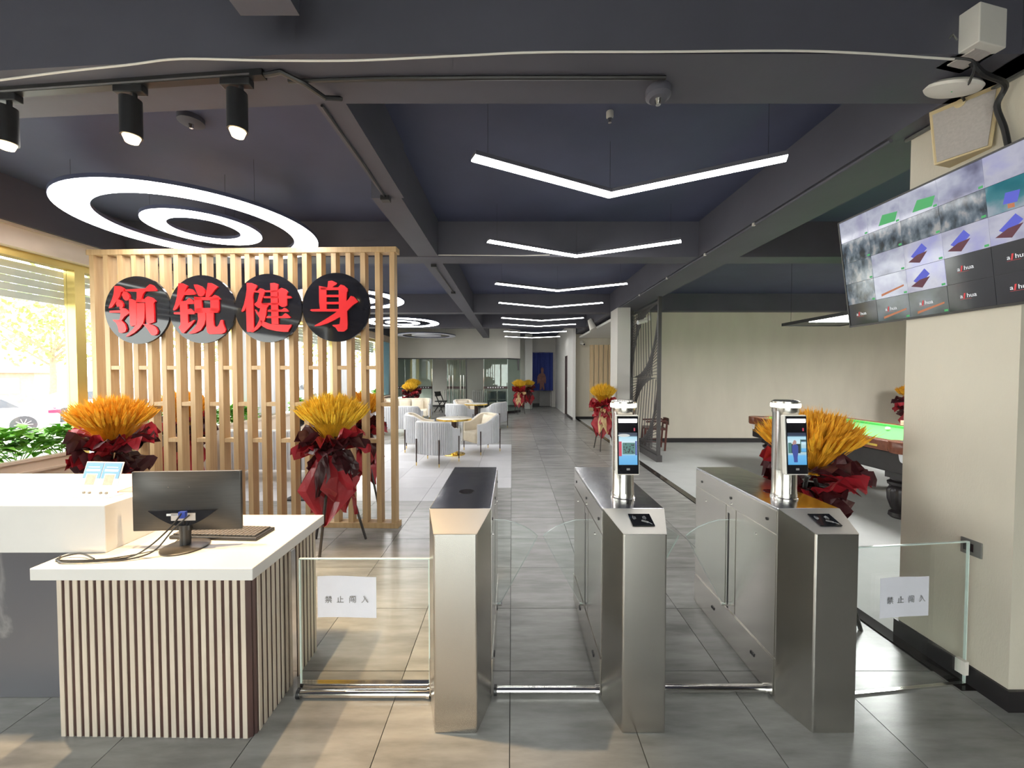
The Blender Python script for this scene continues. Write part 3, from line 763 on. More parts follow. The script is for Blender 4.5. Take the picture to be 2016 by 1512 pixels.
for x in (-0.06, 0.035): MB().cyl((x, -0.014, zc + 0.075), (x, -0.017, zc + 0.075), 0.0025, n=8).build('screw', 'chrome', pan)
MB().cyl((0, 0.0, 0.012), (0, 0.0, 0.11), 0.021, 0.024, 20).build('stand_neck', 'black', mo, smooth=True)
MB().lathe([(0.095, 0.0), (0.095, 0.006), (0.085, 0.011), (0.02, 0.016)], 40).build('stand_base', 'monitor', mo, smooth=True)
bx(-0.03, 0.03, -0.016, 0.012, 0.085, 0.125).build('hinge', 'black', mo, bevel=0.004)
# keyboard
kb = thing('keyboard', 'black keyboard lying behind the computer monitor', 'keyboard', (-1.475, 1.945, 0.7805), R(-3))
bx(-0.225, 0.225, -0.07, 0.07, 0.0, 0.016).build('case', 'black', kb, bevel=0.004)
k_ = MB()
for r in range(6):
    for c in range(21):
        x = -0.212 + c * 0.0202; y = -0.058 + r * 0.0195
        k_.box(x, x + 0.017, y, y + 0.016, 0.016, 0.024)
k_.build('keycaps', 'keys', kb, kind='stuff')
# cables on the desk
Z = 0.7865
def cable(name, pts, r, mt, label, grp=None):
    # smooth the polyline (Catmull-Rom)
    P = [Vector(p) for p in pts]; out = []
    for i in range(len(P) - 1):
        p0 = P[max(i - 1, 0)]; p1 = P[i]; p2 = P[i + 1]; p3 = P[min(i + 2, len(P) - 1)]
        for s in range(6):
            t_ = s / 6
            out.append(0.5 * ((2 * p1) + (-p0 + p2) * t_ + (2 * p0 - 5 * p1 + 4 * p2 - p3) * t_ ** 2 + (-p0 + 3 * p1 - 3 * p2 + p3) * t_ ** 3))
    out.append(P[-1])
    o = MB().tube(out, r, 7).build(name, mt, None, smooth=True)
    return tag(o, label, 'cable', grp)
cable('monitor_cable', [(-1.535, 1.772, 0.955), (-1.56, 1.74, 0.90), (-1.62, 1.70, 0.83), (-1.70, 1.69, Z), (-1.80, 1.665, Z), (-1.90, 1.655, Z), (-1.99, 1.66, Z), (-2.0, 1.69, Z), (-1.93, 1.70, Z + .01), (-1.84, 1.672, Z)], 0.0035, 'black', 'black video cable looping from the monitor across the worktop', 'cables on the desk')
cable('power_cable', [(-1.50, 1.772, 0.945), (-1.545, 1.735, 0.89), (-1.60, 1.70, 0.81), (-1.68, 1.67, Z), (-1.78, 1.65, Z), (-1.88, 1.64, Z), (-1.96, 1.645, Z), (-2.02, 1.70, Z)], 0.0035, 'black', 'black power cable hanging from the monitor beside the video cable', 'cables on the desk')
cable('keyboard_cable', [(-1.66, 1.92, Z), (-1.62, 1.80, Z), (-1.66, 1.74, Z), (-1.74, 1.69, Z), (-1.82, 1.66, Z)], 0.0025, 'black', 'thin black keyboard cable trailing round the monitor foot', 'cables on the desk')
# acrylic display card
sg = thing('counter_sign', 'blue and white acrylic card stand on the white counter', 'sign', (-2.045, 1.875, 1.0005), R(-4))
tl = R(-14)
def sp(x0, x1, z0, z1, d, name, mt, par=sg):
    f = lambda x, z, o: (x + 0.14 * z * 0.5, z * math.sin(-tl) * 1.0 - o, z * math.cos(tl))
    v = [f(x0, z0, 0), f(x1, z0, 0), f(x1, z1, 0), f(x0, z1, 0), f(x0, z0, d), f(x1, z0, d), f(x1, z1, d), f(x0, z1, d)]
    return MB().add(v, [(0, 3, 2, 1), (4, 5, 6, 7), (0, 1, 5, 4), (1, 2, 6, 5), (2, 3, 7, 6), (3, 0, 4, 7)]).build(name, mt, par)
sp(-0.10, 0.10, 0.0, 0.165, 0.003, 'stand', 'cardwhite')
bx(-0.10, 0.10, -0.03, 0.05, 0.0, 0.003).build('foot', 'cardwhite', sg)
for x in (-0.049, 0.049):
    c_ = sp(x - 0.046, x + 0.046, 0.03, 0.16, 0.005, 'printed_card', 'cardwhite')
    sp(x - 0.046, x + 0.046, 0.085, 0.16, 0.0058, 'blue_header', 'skyblue', c_)
    sp(x - 0.03, x + 0.03, 0.138, 0.142, 0.0064, 'print_line', 'cardwhite', c_)
    sp(x - 0.036, x + 0.036, 0.12, 0.13, 0.0064, 'print_line', 'cardwhite', c_)
    sp(x - 0.03, x + 0.03, 0.045, 0.108, 0.0064, 'print_panel', 'cardwhite', c_)
    sp(x - 0.025, x + 0.025, 0.054, 0.104, 0.007, 'print_square', 'peach', c_)
for k in range(5):
    if k == 2: continue
    MB().cyl((-0.062 + 0.03 * k, 0.0, 0.016), (-0.062 + 0.03 * k, -0.0055, 0.016), 0.006, n=12).build('round_icon', 'socket', sg)
bk = thing('booklet', 'thin red-edged booklet lying on the white counter', 'booklet', (-1.93, 1.97, 1.0005), R(8))
bx(-0.06, 0.06, -0.04, 0.04, 0, 0.006).build('pages', 'cardwhite', bk); bx(-0.062, 0.062, -0.042, 0.042, 0.006, 0.008).build('cover', 'peach', bk); bx(-0.063, -0.058, -0.042, 0.042, 0, 0.0085).build('spine', 'redpaper', bk)
# ================================================================== SLATTED SCREEN WITH SIGN
SA = math.atan2(3.95 - 4.05, -1.21 + 4.42)
scr = thing('slat_screen', 'tall light oak slatted screen between desk and seating area', 'screen', (-4.42, 4.05, 0), SA)
SW = 3.225; PIT = 0.1510
bx(-0.02, SW + 0.02, -0.012, 0.102, 2.84, 2.895).build('top_rail', 'oak', scr, bevel=0.003)
bx(-0.02, SW + 0.02, -0.012, 0.102, 0.0, 0.055).build('bottom_rail', 'oak', scr, bevel=0.003)
me = bx(0, 0.050, 0, 0.09, 0.055, 2.84).data('slat', 'oak')
for i in range(22): link('slat', me, scr, (PIT * i, 0, 0))
mb = bx(0, PIT - 0.052, 0.003, 0.087, -0.02, 0.02).data('cross_block', 'oak')
for row, (z, par) in enumerate(((1.665, 1), (1.285, 0), (0.905, 1))):
    for g in range(21):
        if g % 2 == par: link('cross_block', mb, scr, (PIT * g + 0.052, 0, z))
GL = {
'领': ((550, 650), (462, 475), [
 [(255,315),(330,318),(388,350),(385,385),(345,400),(330,455),(300,500),(240,575),(215,610),(165,625),(180,580),(215,500),(240,430)],
 [(380,390),(420,395),(455,430),(468,475),(440,515),(405,520),(375,490),(355,440)],
 [(295,500),(340,515),(372,565),(372,600),(340,640),(320,640),(318,600),(285,605),(270,560)],
 [(175,660),(325,655),(350,622),(385,625),(430,650),(462,690),(420,720),(385,745),(350,790),(320,830),(300,800),(320,770),(330,720),(330,688),(180,688)],
 [(220,785),(310,790),(345,800),(390,850),(408,915),(395,955),(360,968),(330,975),(300,960),(290,890),(265,830),(225,800)],
 [(395,365),(690,352),(715,325),(755,294),(795,310),(845,375),(840,388),(690,392),(655,430),(635,490),(640,535),(555,540),(565,480),(568,395),(415,388)],
 [(465,490),(555,525),(558,850),(520,870),(475,880),(462,850),(455,640),(455,500)],
 [(555,500),(690,500),(690,545),(555,540)],
 [(680,490),(720,462),(780,480),(825,530),(800,565),(805,690),(805,820),(770,835),(720,850),(692,825),(690,700),(685,560)],
 [(560,555),(670,555),(675,600),(668,760),(650,830),(600,900),(520,970),(440,1015),(400,1025),(420,995),(500,920),(545,850),(562,760)],
 [(640,845),(700,850),(760,855),(820,890),(850,950),(840,990),(800,1010),(765,1005),(735,970),(700,910)]]),
'锐': ((1485, 635), (462, 475), [
 [(1180,275),(1240,278),(1308,312),(1300,330),(1285,350),(1265,405),(1320,350),(1370,360),(1418,420),(1405,435),(1260,437),(1235,480),(1200,555),(1150,630),(1110,655),(1098,640),(1130,560),(1155,470),(1170,370)],
 [(1195,530),(1225,525),(1280,520),(1325,482),(1365,505),(1395,552),(1385,562),(1302,566),(1302,640),(1340,628),(1400,690),(1395,705),(1305,705),(1305,830),(1350,805),(1390,785),(1395,800),(1340,870),(1240,972),(1215,965),(1170,890),(1200,850),(1198,708),(1115,705),(1105,690),(1115,678),(1198,678),(1195,600)],
 [(1395,295),(1440,295),(1500,320),(1545,370),(1550,410),(1530,445),(1490,462),(1455,450),(1430,390),(1405,330)],
 [(1590,275),(1640,278),(1725,325),(1715,345),(1690,365),(1640,430),(1600,470),(1555,465),(1570,380),(1585,310)],
 [(1395,460),(1500,475),(1505,690),(1400,690)],
 [(1395,460),(1470,470),(1640,470),(1680,440),(1720,455),(1758,500),(1740,512),(1395,510)],
 [(1620,480),(1740,480),(1738,650),(1720,690),(1622,690)],
 [(1400,622),(1735,622),(1720,690),(1400,690)],
 [(1440,685),(1550,685),(1550,780),(1530,850),(1480,930),(1400,970),(1330,980),(1310,970),(1360,930),(1420,860),(1445,780)],
 [(1558,685),(1665,685),(1660,780),(1665,860),(1680,885),(1715,880),(1740,840),(1755,795),(1775,785),(1790,790),(1795,840),(1810,885),(1828,925),(1815,960),(1770,982),(1600,985),(1570,960),(1558,900)]]),
'健': ((505, 562), (424, 437), [
 [(250,245),(310,245),(380,275),(375,300),(350,335),(330,395),(325,430),(330,470),(332,860),(250,868),(240,850),(238,545),(215,595),(185,612),(178,600),(210,520),(235,420),(250,330)],
 [(345,340),(385,345),(420,312),(450,320),(480,345),(470,380),(440,460),(430,500),(520,500),(520,540),(500,560),(490,640),(470,720),(440,760),(420,790),(380,830),(320,870),(290,870),(330,830),(370,780),(400,720),(405,690),(375,640),(350,590),(355,580),(390,630),(410,600),(415,560),(395,565),(350,530),(345,510),(380,480),(395,430),(410,370),(345,362)],
 [(415,720),(470,740),(530,765),(640,775),(770,780),(808,775),(805,800),(775,840),(765,868),(700,868),(600,855),(500,830),(430,790)],
 [(548,250),(600,245),(650,262),(640,310),(645,770),(558,765)],
 [(650,330),(690,308),(735,325),(768,360),(755,395),(755,410),(800,415),(815,435),(800,442),(757,445),(755,530),(730,548),(690,552),(655,530)],
 [(480,340),(660,340),(660,362),(480,362)], [(460,415),(660,415),(660,438),(465,438)], [(440,500),(660,500),(660,525),(440,525)],
 [(520,585),(690,585),(720,563),(745,570),(775,605),(765,612),(510,610)],
 [(500,668),(690,668),(730,630),(760,645),(798,685),(785,693),(490,692)]]),
'身': ((1390, 562), (440, 440), [
 [(1300,232),(1350,225),(1415,255),(1405,275),(1375,290),(1350,312),(1290,314)],
 [(1180,290),(1225,300),(1275,310),(1275,590),(1190,590),(1180,500)],
 [(1200,312),(1430,310),(1460,275),(1500,285),(1550,325),(1553,355),(1540,375),(1535,440),(1535,490),(1560,460),(1590,420),(1630,430),(1685,490),(1670,505),(1620,535),(1560,590),(1540,615),(1545,780),(1540,840),(1495,875),(1420,872),(1405,850),(1390,825),(1350,800),(1350,788),(1400,785),(1440,780),(1450,720),(1450,690),(1440,690),(1380,725),(1280,770),(1180,800),(1120,805),(1115,795),(1200,750),(1300,690),(1380,640),(1410,618),(1080,615),(1060,600),(1075,588),(1190,585),(1435,585),(1435,345),(1275,345),(1200,345)],
 [(1270,405),(1440,405),(1440,435),(1270,435)], [(1270,495),(1440,495),(1440,525),(1270,525)]])}
ca, sa = math.cos(SA), math.sin(SA)
for ch, s_along, zc, lab in (('领', 0.578, 2.255, 'round black sign disc with red character, leftmost of four'), ('锐', 1.258, 2.26, 'round black sign disc with red character, second from the left'),
                          ('健', 1.948, 2.268, 'round black sign disc with red character, third from the left'), ('身', 2.648, 2.272, 'round black sign disc with red character, rightmost of four')):
    RD = 0.346
    off = -0.055
    t = thing('sign_disc', lab, 'sign', (-4.42 + s_along * ca - off * sa, 4.05 + s_along * sa + off * ca, zc), SA, 'round sign discs on the slatted screen')
    MB().prism([(RD * math.cos(2 * math.pi * k / 64), RD * math.sin(2 * math.pi * k / 64)) for k in range(64)], lambda a, b, q: (a, q, b), -0.012, 0.012).build('disc', 'blackgloss', t)
    bx(-0.2, 0.2, 0.012, 0.043, -0.27, -0.20).box(-0.2, 0.2, 0.012, 0.043, 0.20, 0.27).build('bracket', 'black', t)
    (cx, cy), (rx, ry), polys = GL[ch]
    g = MB()
    for p in polys:
        g.prism([((x - cx) / rx * RD, -(y - cy) / ry * RD) for x, y in p], lambda a, b, q: (a, q, b), -0.028, -0.012)
    g.build('character', 'red', t)

# ================================================================== WHEAT BOUQUETS ON TRIPODS
def bouquet(loc, label, seed, sc=1.0, rz=0.0, gold=False, wheat='wheat', redlegs=False, lift=0.0, tall=1.0):
    rr = random.Random(seed)
    t = thing('wheat_bouquet', label, 'bouquet', loc, rz, 'wheat bouquets on tripod stands')
    S = lambda p: (p[0] * sc, p[1] * sc, p[2] * sc * tall)
    # legs
    for k in range(3):
        a = R(-100 + 120 * k)
        MB().tube([S((0.28 * math.cos(a), 0.28 * math.sin(a), 0.0)), S((0.03 * math.cos(a), 0.03 * math.sin(a), 0.95))], 0.0125 * sc, 8).build('leg', 'redpaper' if redlegs else 'legblack', t, smooth=True)
    # wheat
    w = MB()
    for k in range(560):
        u = rr.random(); el = math.acos(1 - u * (1 - math.cos(R(45)))); az = rr.uniform(0, 2 * math.pi)
        d = Vector((math.sin(el) * math.cos(az), math.sin(el) * math.sin(az), math.cos(el)))
        L = 0.455 * (0.90 + 0.12 * rr.random()) * (1 - 0.10 * math.sin(el))
        o = Vector((rr.uniform(-.05, .05), rr.uniform(-.05, .05), 0.98))
        e0 = o + d * (L - 0.15); e1 = o + d * L
        x = d.orthogonal().normalized(); y = d.cross(x)
        vs = []
        for tt, rad in ((0, 0.003), (0.25, 0.012), (0.65, 0.0105), (1.0, 0.001)):
            for q in range(4):
                an = q * math.pi / 2 + k
                vs.append(e0.lerp(e1, tt) + (x * math.cos(an) + y * math.sin(an)) * rad)
        vs = [S(v) for v in vs]
        fs = [(i * 4 + q, i * 4 + (q + 1) % 4, i * 4 + 4 + (q + 1) % 4, i * 4 + 4 + q) for i in range(3) for q in range(4)]
        w.add(vs, fs)
        w.add([S(o), S(o + x * .005), S(e0 + x * .004), S(e0)], [(0, 1, 2, 3)])
        for q in range(2):
            an = rr.uniform(0, 6.28); tip = e1 + d * 0.035 + (x * math.cos(an) + y * math.sin(an)) * 0.022
            bse = e0.lerp(e1, 0.55)
            w.add([S(bse), S(bse + x * .004), S(tip)], [(0, 1, 2)])
    w.build('wheat_heads', wheat, t, kind='stuff')
    # crumpled paper
    def sheet(m, a, z, L, W, el, seed2, r0=0.06):
        q = random.Random(seed2)
        da = Vector((math.cos(a), math.sin(a), 0)); ta = Vector((-math.sin(a), math.cos(a), 0)); up = Vector((0, 0, 1))
        d = da * math.cos(el) + up * math.sin(el); nrm = -da * math.sin(el) + up * math.cos(el)
        ph = q.uniform(0, 6); fq = q.uniform(4, 9); n = 5
        jit = [[q.uniform(-1, 1) for _ in range(n + 1)] for _ in range(n + 1)]
        tw = q.uniform(-.5, .5)
        vs = []
        for j in range(n + 1):
            for i in range(n + 1):
                u = i / n - 0.5; v = j / n
                wd = W * (0.35 + 0.65 * v) * (1 - 0.25 * v * v)
                p = Vector((0, 0, z)) + da * r0 + d * (L * v * (1 - 0.35 * abs(u) * (1 if q is None else 1.1))) + ta * (u * wd)
                p += nrm * (0.055 * v * math.sin(fq * u * 2 + ph) + 0.022 * jit[j][i] * (v > 0) - 0.12 * L * v * v + tw * u * v * 0.15)
                vs.append(S(p))
        fs = [(j * (n + 1) + i, j * (n + 1) + i + 1, (j + 1) * (n + 1) + i + 1, (j + 1) * (n + 1) + i) for j in range(n) for i in range(n)]
        MB().add(vs, fs).build('paper_sheet', m, t)
    red = 'redpaper'; mar = 'redpaper' if gold else 'maroon'
    for k in range(13):
        sheet(mar, 6.283 * k / 13 + rr.uniform(-.2, .2), 0.95 + rr.uniform(-.05, .08), rr.uniform(0.22, 0.30), rr.uniform(0.22, 0.32), R(rr.uniform(-5, 38)), rr.random())
    for k in range(9):
        sheet(red, 6.283 * k / 9 + rr.uniform(-.3, .3), 0.92 + rr.uniform(-.06, .10), rr.uniform(0.24, 0.31), rr.uniform(0.24, 0.32), R(rr.uniform(-12, 45)), rr.random())
    for k in range(5):
        sheet(mar, 6.283 * k / 5 + rr.uniform(-.3, .3), 0.90, rr.uniform(0.2, 0.28), 0.24, R(rr.uniform(-60, -30)), rr.random(), 0.10)
    # hanging skirt: overlapping diamond sheets
    def diamond(m, a, zt, L, W, r0, r1, seed2):
        q = random.Random(seed2); da = Vector((math.cos(a), math.sin(a), 0)); ta = Vector((-math.sin(a), math.cos(a), 0))
        n = 6; ph = q.uniform(0, 6); vs = []
        for j in range(n + 1):
            v = j / n
            half = W * (0.35 + 0.65 * min(1, v / 0.5)) if v < 0.5 else W * max(0.04, 1 - (v - 0.5) / 0.5)
            for i in range(n + 1):
                u = i / n - 0.5
                ang = u * half * 2.4
                rad = r0 + (r1 - r0) * v
                p = Vector((0, 0, zt - L * v)) + da * (rad * math.cos(ang * 1.4)) + ta * (u * half * 2)
                p += da * (0.02 * math.sin(7 * u + ph) + 0.008 * q.uniform(-1, 1))
                vs.append(S(p))
        MB().add(vs, [(j * (n + 1) + i, j * (n + 1) + i + 1, (j + 1) * (n + 1) + i + 1, (j + 1) * (n + 1) + i) for j in range(n) for i in range(n)]).build('skirt_sheet', m, t)
    sk = 'redpaper'; sk2 = 'goldpaper' if gold else 'maroon'
    for k, a in enumerate((-95, 20, 140)): diamond(sk, R(a), 0.86, 0.60, 0.26, 0.10, 0.20, rr.random())
    for k, a in enumerate((-40, 85, -160)): diamond(sk, R(a), 0.84, 0.50, 0.20, 0.09, 0.17, rr.random())
    for k, a in enumerate((-112, -60 if gold else 45)): diamond(sk2, R(a), 0.88, 0.36 if not gold else 0.52, 0.10 if not gold else 0.15, 0.13, 0.215, rr.random())
    if gold:
        g2 = 'goldpaper'
        for k in range(3): sheet(g2, R(-90 + 50 * k), 0.9, 0.24, 0.2, R(-10), rr.random(), 0.1)
    return t
bouquet((-1.66, 3.55, 0), 'wheat bouquet on a tripod in front of the slatted screen, beside the desk', 11, 1.0, R(10), wheat='wheat2')
bouquet((-3.56, 3.42, 0), 'wheat bouquet rising behind the white reception counter', 12, 0.99, R(40))
bouquet((1.97, 2.53, 0), 'large wheat bouquet behind the turnstile by the beige pier', 13, 0.96, R(60))
bouquet((-1.86, 4.72, 0), 'wheat bouquet just behind the slatted screen, half hidden', 14, 0.98, R(75))
bouquet((-4.06, 4.75, 0), 'wheat bouquet with red legs behind the slatted screen near the window', 15, 0.98, R(20), redlegs=True)
bouquet((1.92, 8.1, 0), 'wheat bouquet with red and gold paper in front of the plastered column', 16, 0.88, R(-15), True, 'wheat2', tall=1.12)
bouquet((0.28, 15.3, 0), 'red and gold wheat bouquet at the glass room corner', 17, 0.9, R(0), True, 'wheat2', tall=1.08)
bouquet((0.72, 16.9, 0), 'wheat bouquet beside the blue cloth, behind the one at the glass corner', 18, 0.95, R(30), False, 'wheat2')
bouquet((-3.62, 13.6, 0), 'wheat bouquet nearer the sofas at the far left of the glass room', 19, 0.92, R(60), wheat='wheat2')
bouquet((-3.75, 14.6, 0), 'wheat bouquet against the glass room at the far left', 20, 1.0, R(0), wheat='wheat2')
bouquet((8.72, 8.35, 0), 'wheat bouquet by the billiard wall, mostly hidden by the pier', 21, 0.98, R(0))

# ================================================================== CEILING LIGHTS
def ring_light(c, label, lit=True, z=3.0):
    t = thing('ring_light', label, 'ceiling light', (c[0], c[1], z), 0, 'round ring lights over the seating side')
    if lit:
        rings = ((0.75, 0.98), (0.28, 0.465))
        for a, b in rings:
            MB().ring((0, 0), a, b, 0.004, 0.035, 72).build('housing', 'ceil', t, smooth=True)
            MB().ring((0, 0), a + 0.004, b - 0.004, 0.0, 0.012, 72).build('diffuser', 'ring', t, smooth=True)
    else:
        MB().ring((0, 0), 0.84, 1.07, 0.004, 0.035, 72).build('housing', 'ceil', t, smooth=True)
        MB().ring((0, 0), 0.845, 1.065, 0.0, 0.012, 72).build('diffuser', 'unlit', t, smooth=True)
        MB().lathe([(0.53, 0.0), (0.53, 0.035)], 64).build('diffuser', 'unlit', t, smooth=True)
    for k in range(3):
        a = R(90 + 120 * k)
        for r in (0.9, 0.4): MB().cyl((r * math.cos(a), r * math.sin(a), 0.03), (r * math.cos(a), r * math.sin(a), 3.42 - z), 0.0012, n=6).build('hanging_wire', 'black', t)
ring_light((-2.97, 3.76), 'large lit double ring light above the slatted screen, nearest')
ring_light((-3.05, 7.3), 'lit double ring light half hidden behind the slatted screen top')
ring_light((-3.0, 10.6), 'lit double ring light over the far sofas')
ring_light((-3.15, 14.2), 'unlit pale ring light in front of the glass room', False)
def chevron(y, label):
    t = thing('chevron_light', label, 'ceiling light', (0.77, y, 3.0), 0, 'V-shaped pendant lights over the aisle')
    hw, dp, w = 1.02, 0.52, 0.085
    pv = [(-hw, -dp), (0, 0), (hw, -dp)]
    def vee(z0, z1, ww):
        nx, ny = -dp, hw; L = math.hypot(nx, ny); ox, oy = ww / 2 * dp / L, ww / 2 * hw / L
        m = ww / 2 / (hw / L)
        poly = [(-hw - ox, -dp + oy), (0, m), (hw + ox, -dp + oy), (hw - ox, -dp - oy), (0, -m), (-hw + ox, -dp - oy)]
        return MB().prism(poly, lambda a, b, q: (a, b, q), z0, z1)
    vee(0.008, 0.035, w).build('housing', 'beam', t)
    vee(0.0, 0.012, w - 0.008).build('diffuser', 'chev', t)
    for x, yy in ((-0.93, -0.47), (0.0, 0.0), (0.93, -0.47)):
        MB().cyl((x, yy, 0.035), (x, yy, 0.42), 0.0011, n=6).build('hanging_wire', 'black', t)
for y, l in zip((3.06, 4.63, 6.54, 8.15, 10.19, 11.4, 13.25, 15.0), ('nearest', 'second', 'third', 'fourth', 'fifth', 'sixth', 'seventh', 'farthest')):
    chevron(y, 'V-shaped white pendant light over the aisle, %s from the camera' % l if l not in ('nearest', 'farthest') else 'V-shaped white pendant light over the aisle, %s of the row' % l)

# track with three warm spot lamps
tr = thing('light_track', 'dark ceiling track under the beam above the desk', 'light track', (-2.5, 1.93, 2.97), math.atan2(1.80 - 1.97, 2.0))
bx(-1.5, 1.36, -0.018, 0.018, 0.0, 0.03).build('rail', 'black', tr); bx(-1.5, 1.30, -0.019, -0.012, 0.004, 0.012).build('conductor', 'chrome', tr)
MB().tube([(1.36, 0, 0.012), (1.44, 0, 0.02), (1.52, 0.05, 0.0), (1.58, 0.12, -0.02), (1.62, 0.2, 0.03)], 0.012, 8).build('feed_cable', 'black', tr, smooth=True)
for px_x, ypos, z0, lab in ((-2.49, 1.925, 2.97, 'black track spot lamp, leftmost of three'), (-1.82, 1.87, 2.97, 'black track spot lamp, middle of three'), (-1.28, 1.825, 2.97, 'black track spot lamp, rightmost of three')):
    t = thing('track_spot', lab, 'spot lamp', (px_x, ypos, z0), 0, 'track spot lamps above the desk')
    bx(-0.07, 0.07, -0.018, 0.018, -0.035, 0.0).build('adapter', 'black', t, bevel=0.004)
    MB().cyl((0.02, 0, -0.035), (0.02, 0, -0.06), 0.01, n=12).build('swivel', 'black', t)
    MB().cyl((0, 0, -0.06), (-0.002, 0.002, -0.235), 0.042, n=24).build('lamp_head', 'black', t, smooth=True)
    MB().cyl((-0.002, 0.002, -0.2352), (-0.002, 0.002, -0.262), 0.034, 0.024, 20).build('lens', 'warm', t, smooth=True)
    ld = bpy.data.lights.new('warm_beam', 'SPOT'); ld.energy = SPOT_W; ld.color = (1.0, 0.70, 0.38); ld.spot_size = R(76); ld.spot_blend = 0.35; ld.shadow_soft_size = 0.02
    lo = bpy.data.objects.new('warm_beam', ld); COL.objects.link(lo); lo.parent = t; lo.location = (0, 0, -0.27); lo.rotation_euler = (R(-3), 0, 0)

# small things on the ceiling
def ceiling_disc(x, y, z, r, mt, label, name, cat):
    t = thing(name, label, cat, (x, y, z))
    MB().lathe([(r * 0.7, -0.05), (r, -0.035), (r, 0.0)], 24).build('body', mt, t, smooth=True)
    MB().lathe([(0.012, -0.075), (0.02, -0.05)], 12).build('nozzle', 'chrome', t, smooth=True)
ceiling_disc(-2.28, 2.78, 3.42, 0.08, 'beam', 'dark smoke detector on the ceiling above the slatted screen', 'smoke_detector', 'smoke detector')
ceiling_disc(0.68, 2.72, 3.42, 0.025, 'whiteplastic', 'small white sprinkler head in front of the nearest V light', 'sprinkler_head', 'sprinkler')
ceiling_disc(0.72, 1.93, 3.0, 0.06, 'beam', 'dark junction box under the near ceiling beam', 'junction_box', 'junction box')
def pxz(u, v, y):
    a = (u - 1008) / 757; b = -(v - 756) / 757; c, s = math.cos(R(1.5)), math.sin(R(1.5)); k = y / (c + b * s)
    return (a * k, y, 1.6 + (-s + b * c) * k)
wp = [pxz(u, v, (1.705 if u > 640 else 1.705 - 0.065 * (min(0, (u - 1008) / 757 * 1.8 + 0.95)))) for u, v, yy in ((-60, 166, 1.88), (120, 142, 1.83), (250, 128, 1.795), (355, 116, 1.765), (520, 119, 1.74), (700, 119, 1.72), (900, 110, 1.712), (1060, 103, 1.71), (1300, 102, 1.71), (1545, 100, 1.71), (1700, 105, 1.71), (1878, 117, 1.71))]
cable('ceiling_wire', wp, 0.0045, 'whiteplastic', 'thin pale wire strung along the near ceiling beam')
# ================================================================== SEATING
def ribbed(name, col):
    m = mat(name, col, 0.85, var=0.04, scale=10, sheen=0.3)
    n = m.node_tree.nodes; l = m.node_tree.links
    return m
def u_plan(hw, dp, r, n=10):
    """plan curve from front-left round the back (-y) to front-right"""
    pts = [(-hw, dp / 2), (-hw, dp * 0.15)]
    pts += [(-hw + r - r * math.cos(a), -dp / 2 + r - r * math.sin(a)) for a in [k * math.pi / 2 / n for k in range(n + 1)]]
    q = [(-x, y) for x, y in reversed(pts)]
    return pts + q
def shell(hw, dp, r, th, z0, zf, off=0.0, ribs=0.0):
    pts = u_plan(hw - off, dp - 2 * off * 0.6, max(0.05, r - off)); P = []
    for i in range(len(pts) - 1):
        a = Vector(pts[i]); b = Vector(pts[i + 1]); k = max(1, int((b - a).length / 0.05))
        for s in range(k): P.append(a.lerp(b, s / k))
    P.append(Vector(pts[-1]))
    m = MB(); vs = []; N = len(P)
    for i, p in enumerate(P):
        d = (P[min(i + 1, N - 1)] - P[max(i - 1, 0)]).normalized(); nr = Vector((-d.y, d.x))
        back = (dp / 2 - p.y) / dp
        z1 = zf(back, p.x / hw)
        inn = p + nr * th
        vs += [(p.x, p.y, z0), (p.x, p.y, z1 - 0.015), (p.x * .7 + inn.x * .3, p.y * .7 + inn.y * .3, z1), (p.x * .3 + inn.x * .7, p.y * .3 + inn.y * .7, z1), (inn.x, inn.y, z1 - 0.015), (inn.x, inn.y, z0)]
    fs = [(i * 6 + k, i * 6 + (k + 1) % 6, i * 6 + 6 + (k + 1) % 6, i * 6 + 6 + k) for i in range(N - 1) for k in range(6)]
    fs += [tuple(range(6)), tuple((N - 1) * 6 + k for k in range(5, -1, -1))]
    return m.add(vs, fs), P
def pillow(m, c, w, h, tilt, rz, th=0.06):
    for s in (-1, 1):
        def f(u, v):
            x = (u - .5) * 2; y = (v - .5) * 2
            k = max(0, (1 - x ** 4)) * max(0, (1 - y ** 4))
            p = Vector((x * w / 2 * (1 - .06 * (1 - y * y)), s * th * k ** .5, y * h / 2 * (1 - .06 * (1 - x * x))))
            p = Matrix.Rotation(tilt, 3, 'X') @ p; p = Matrix.Rotation(rz, 3, 'Z') @ p
            return tuple(p + Vector(c))
        m.grid(f, 8, 8)
    return m
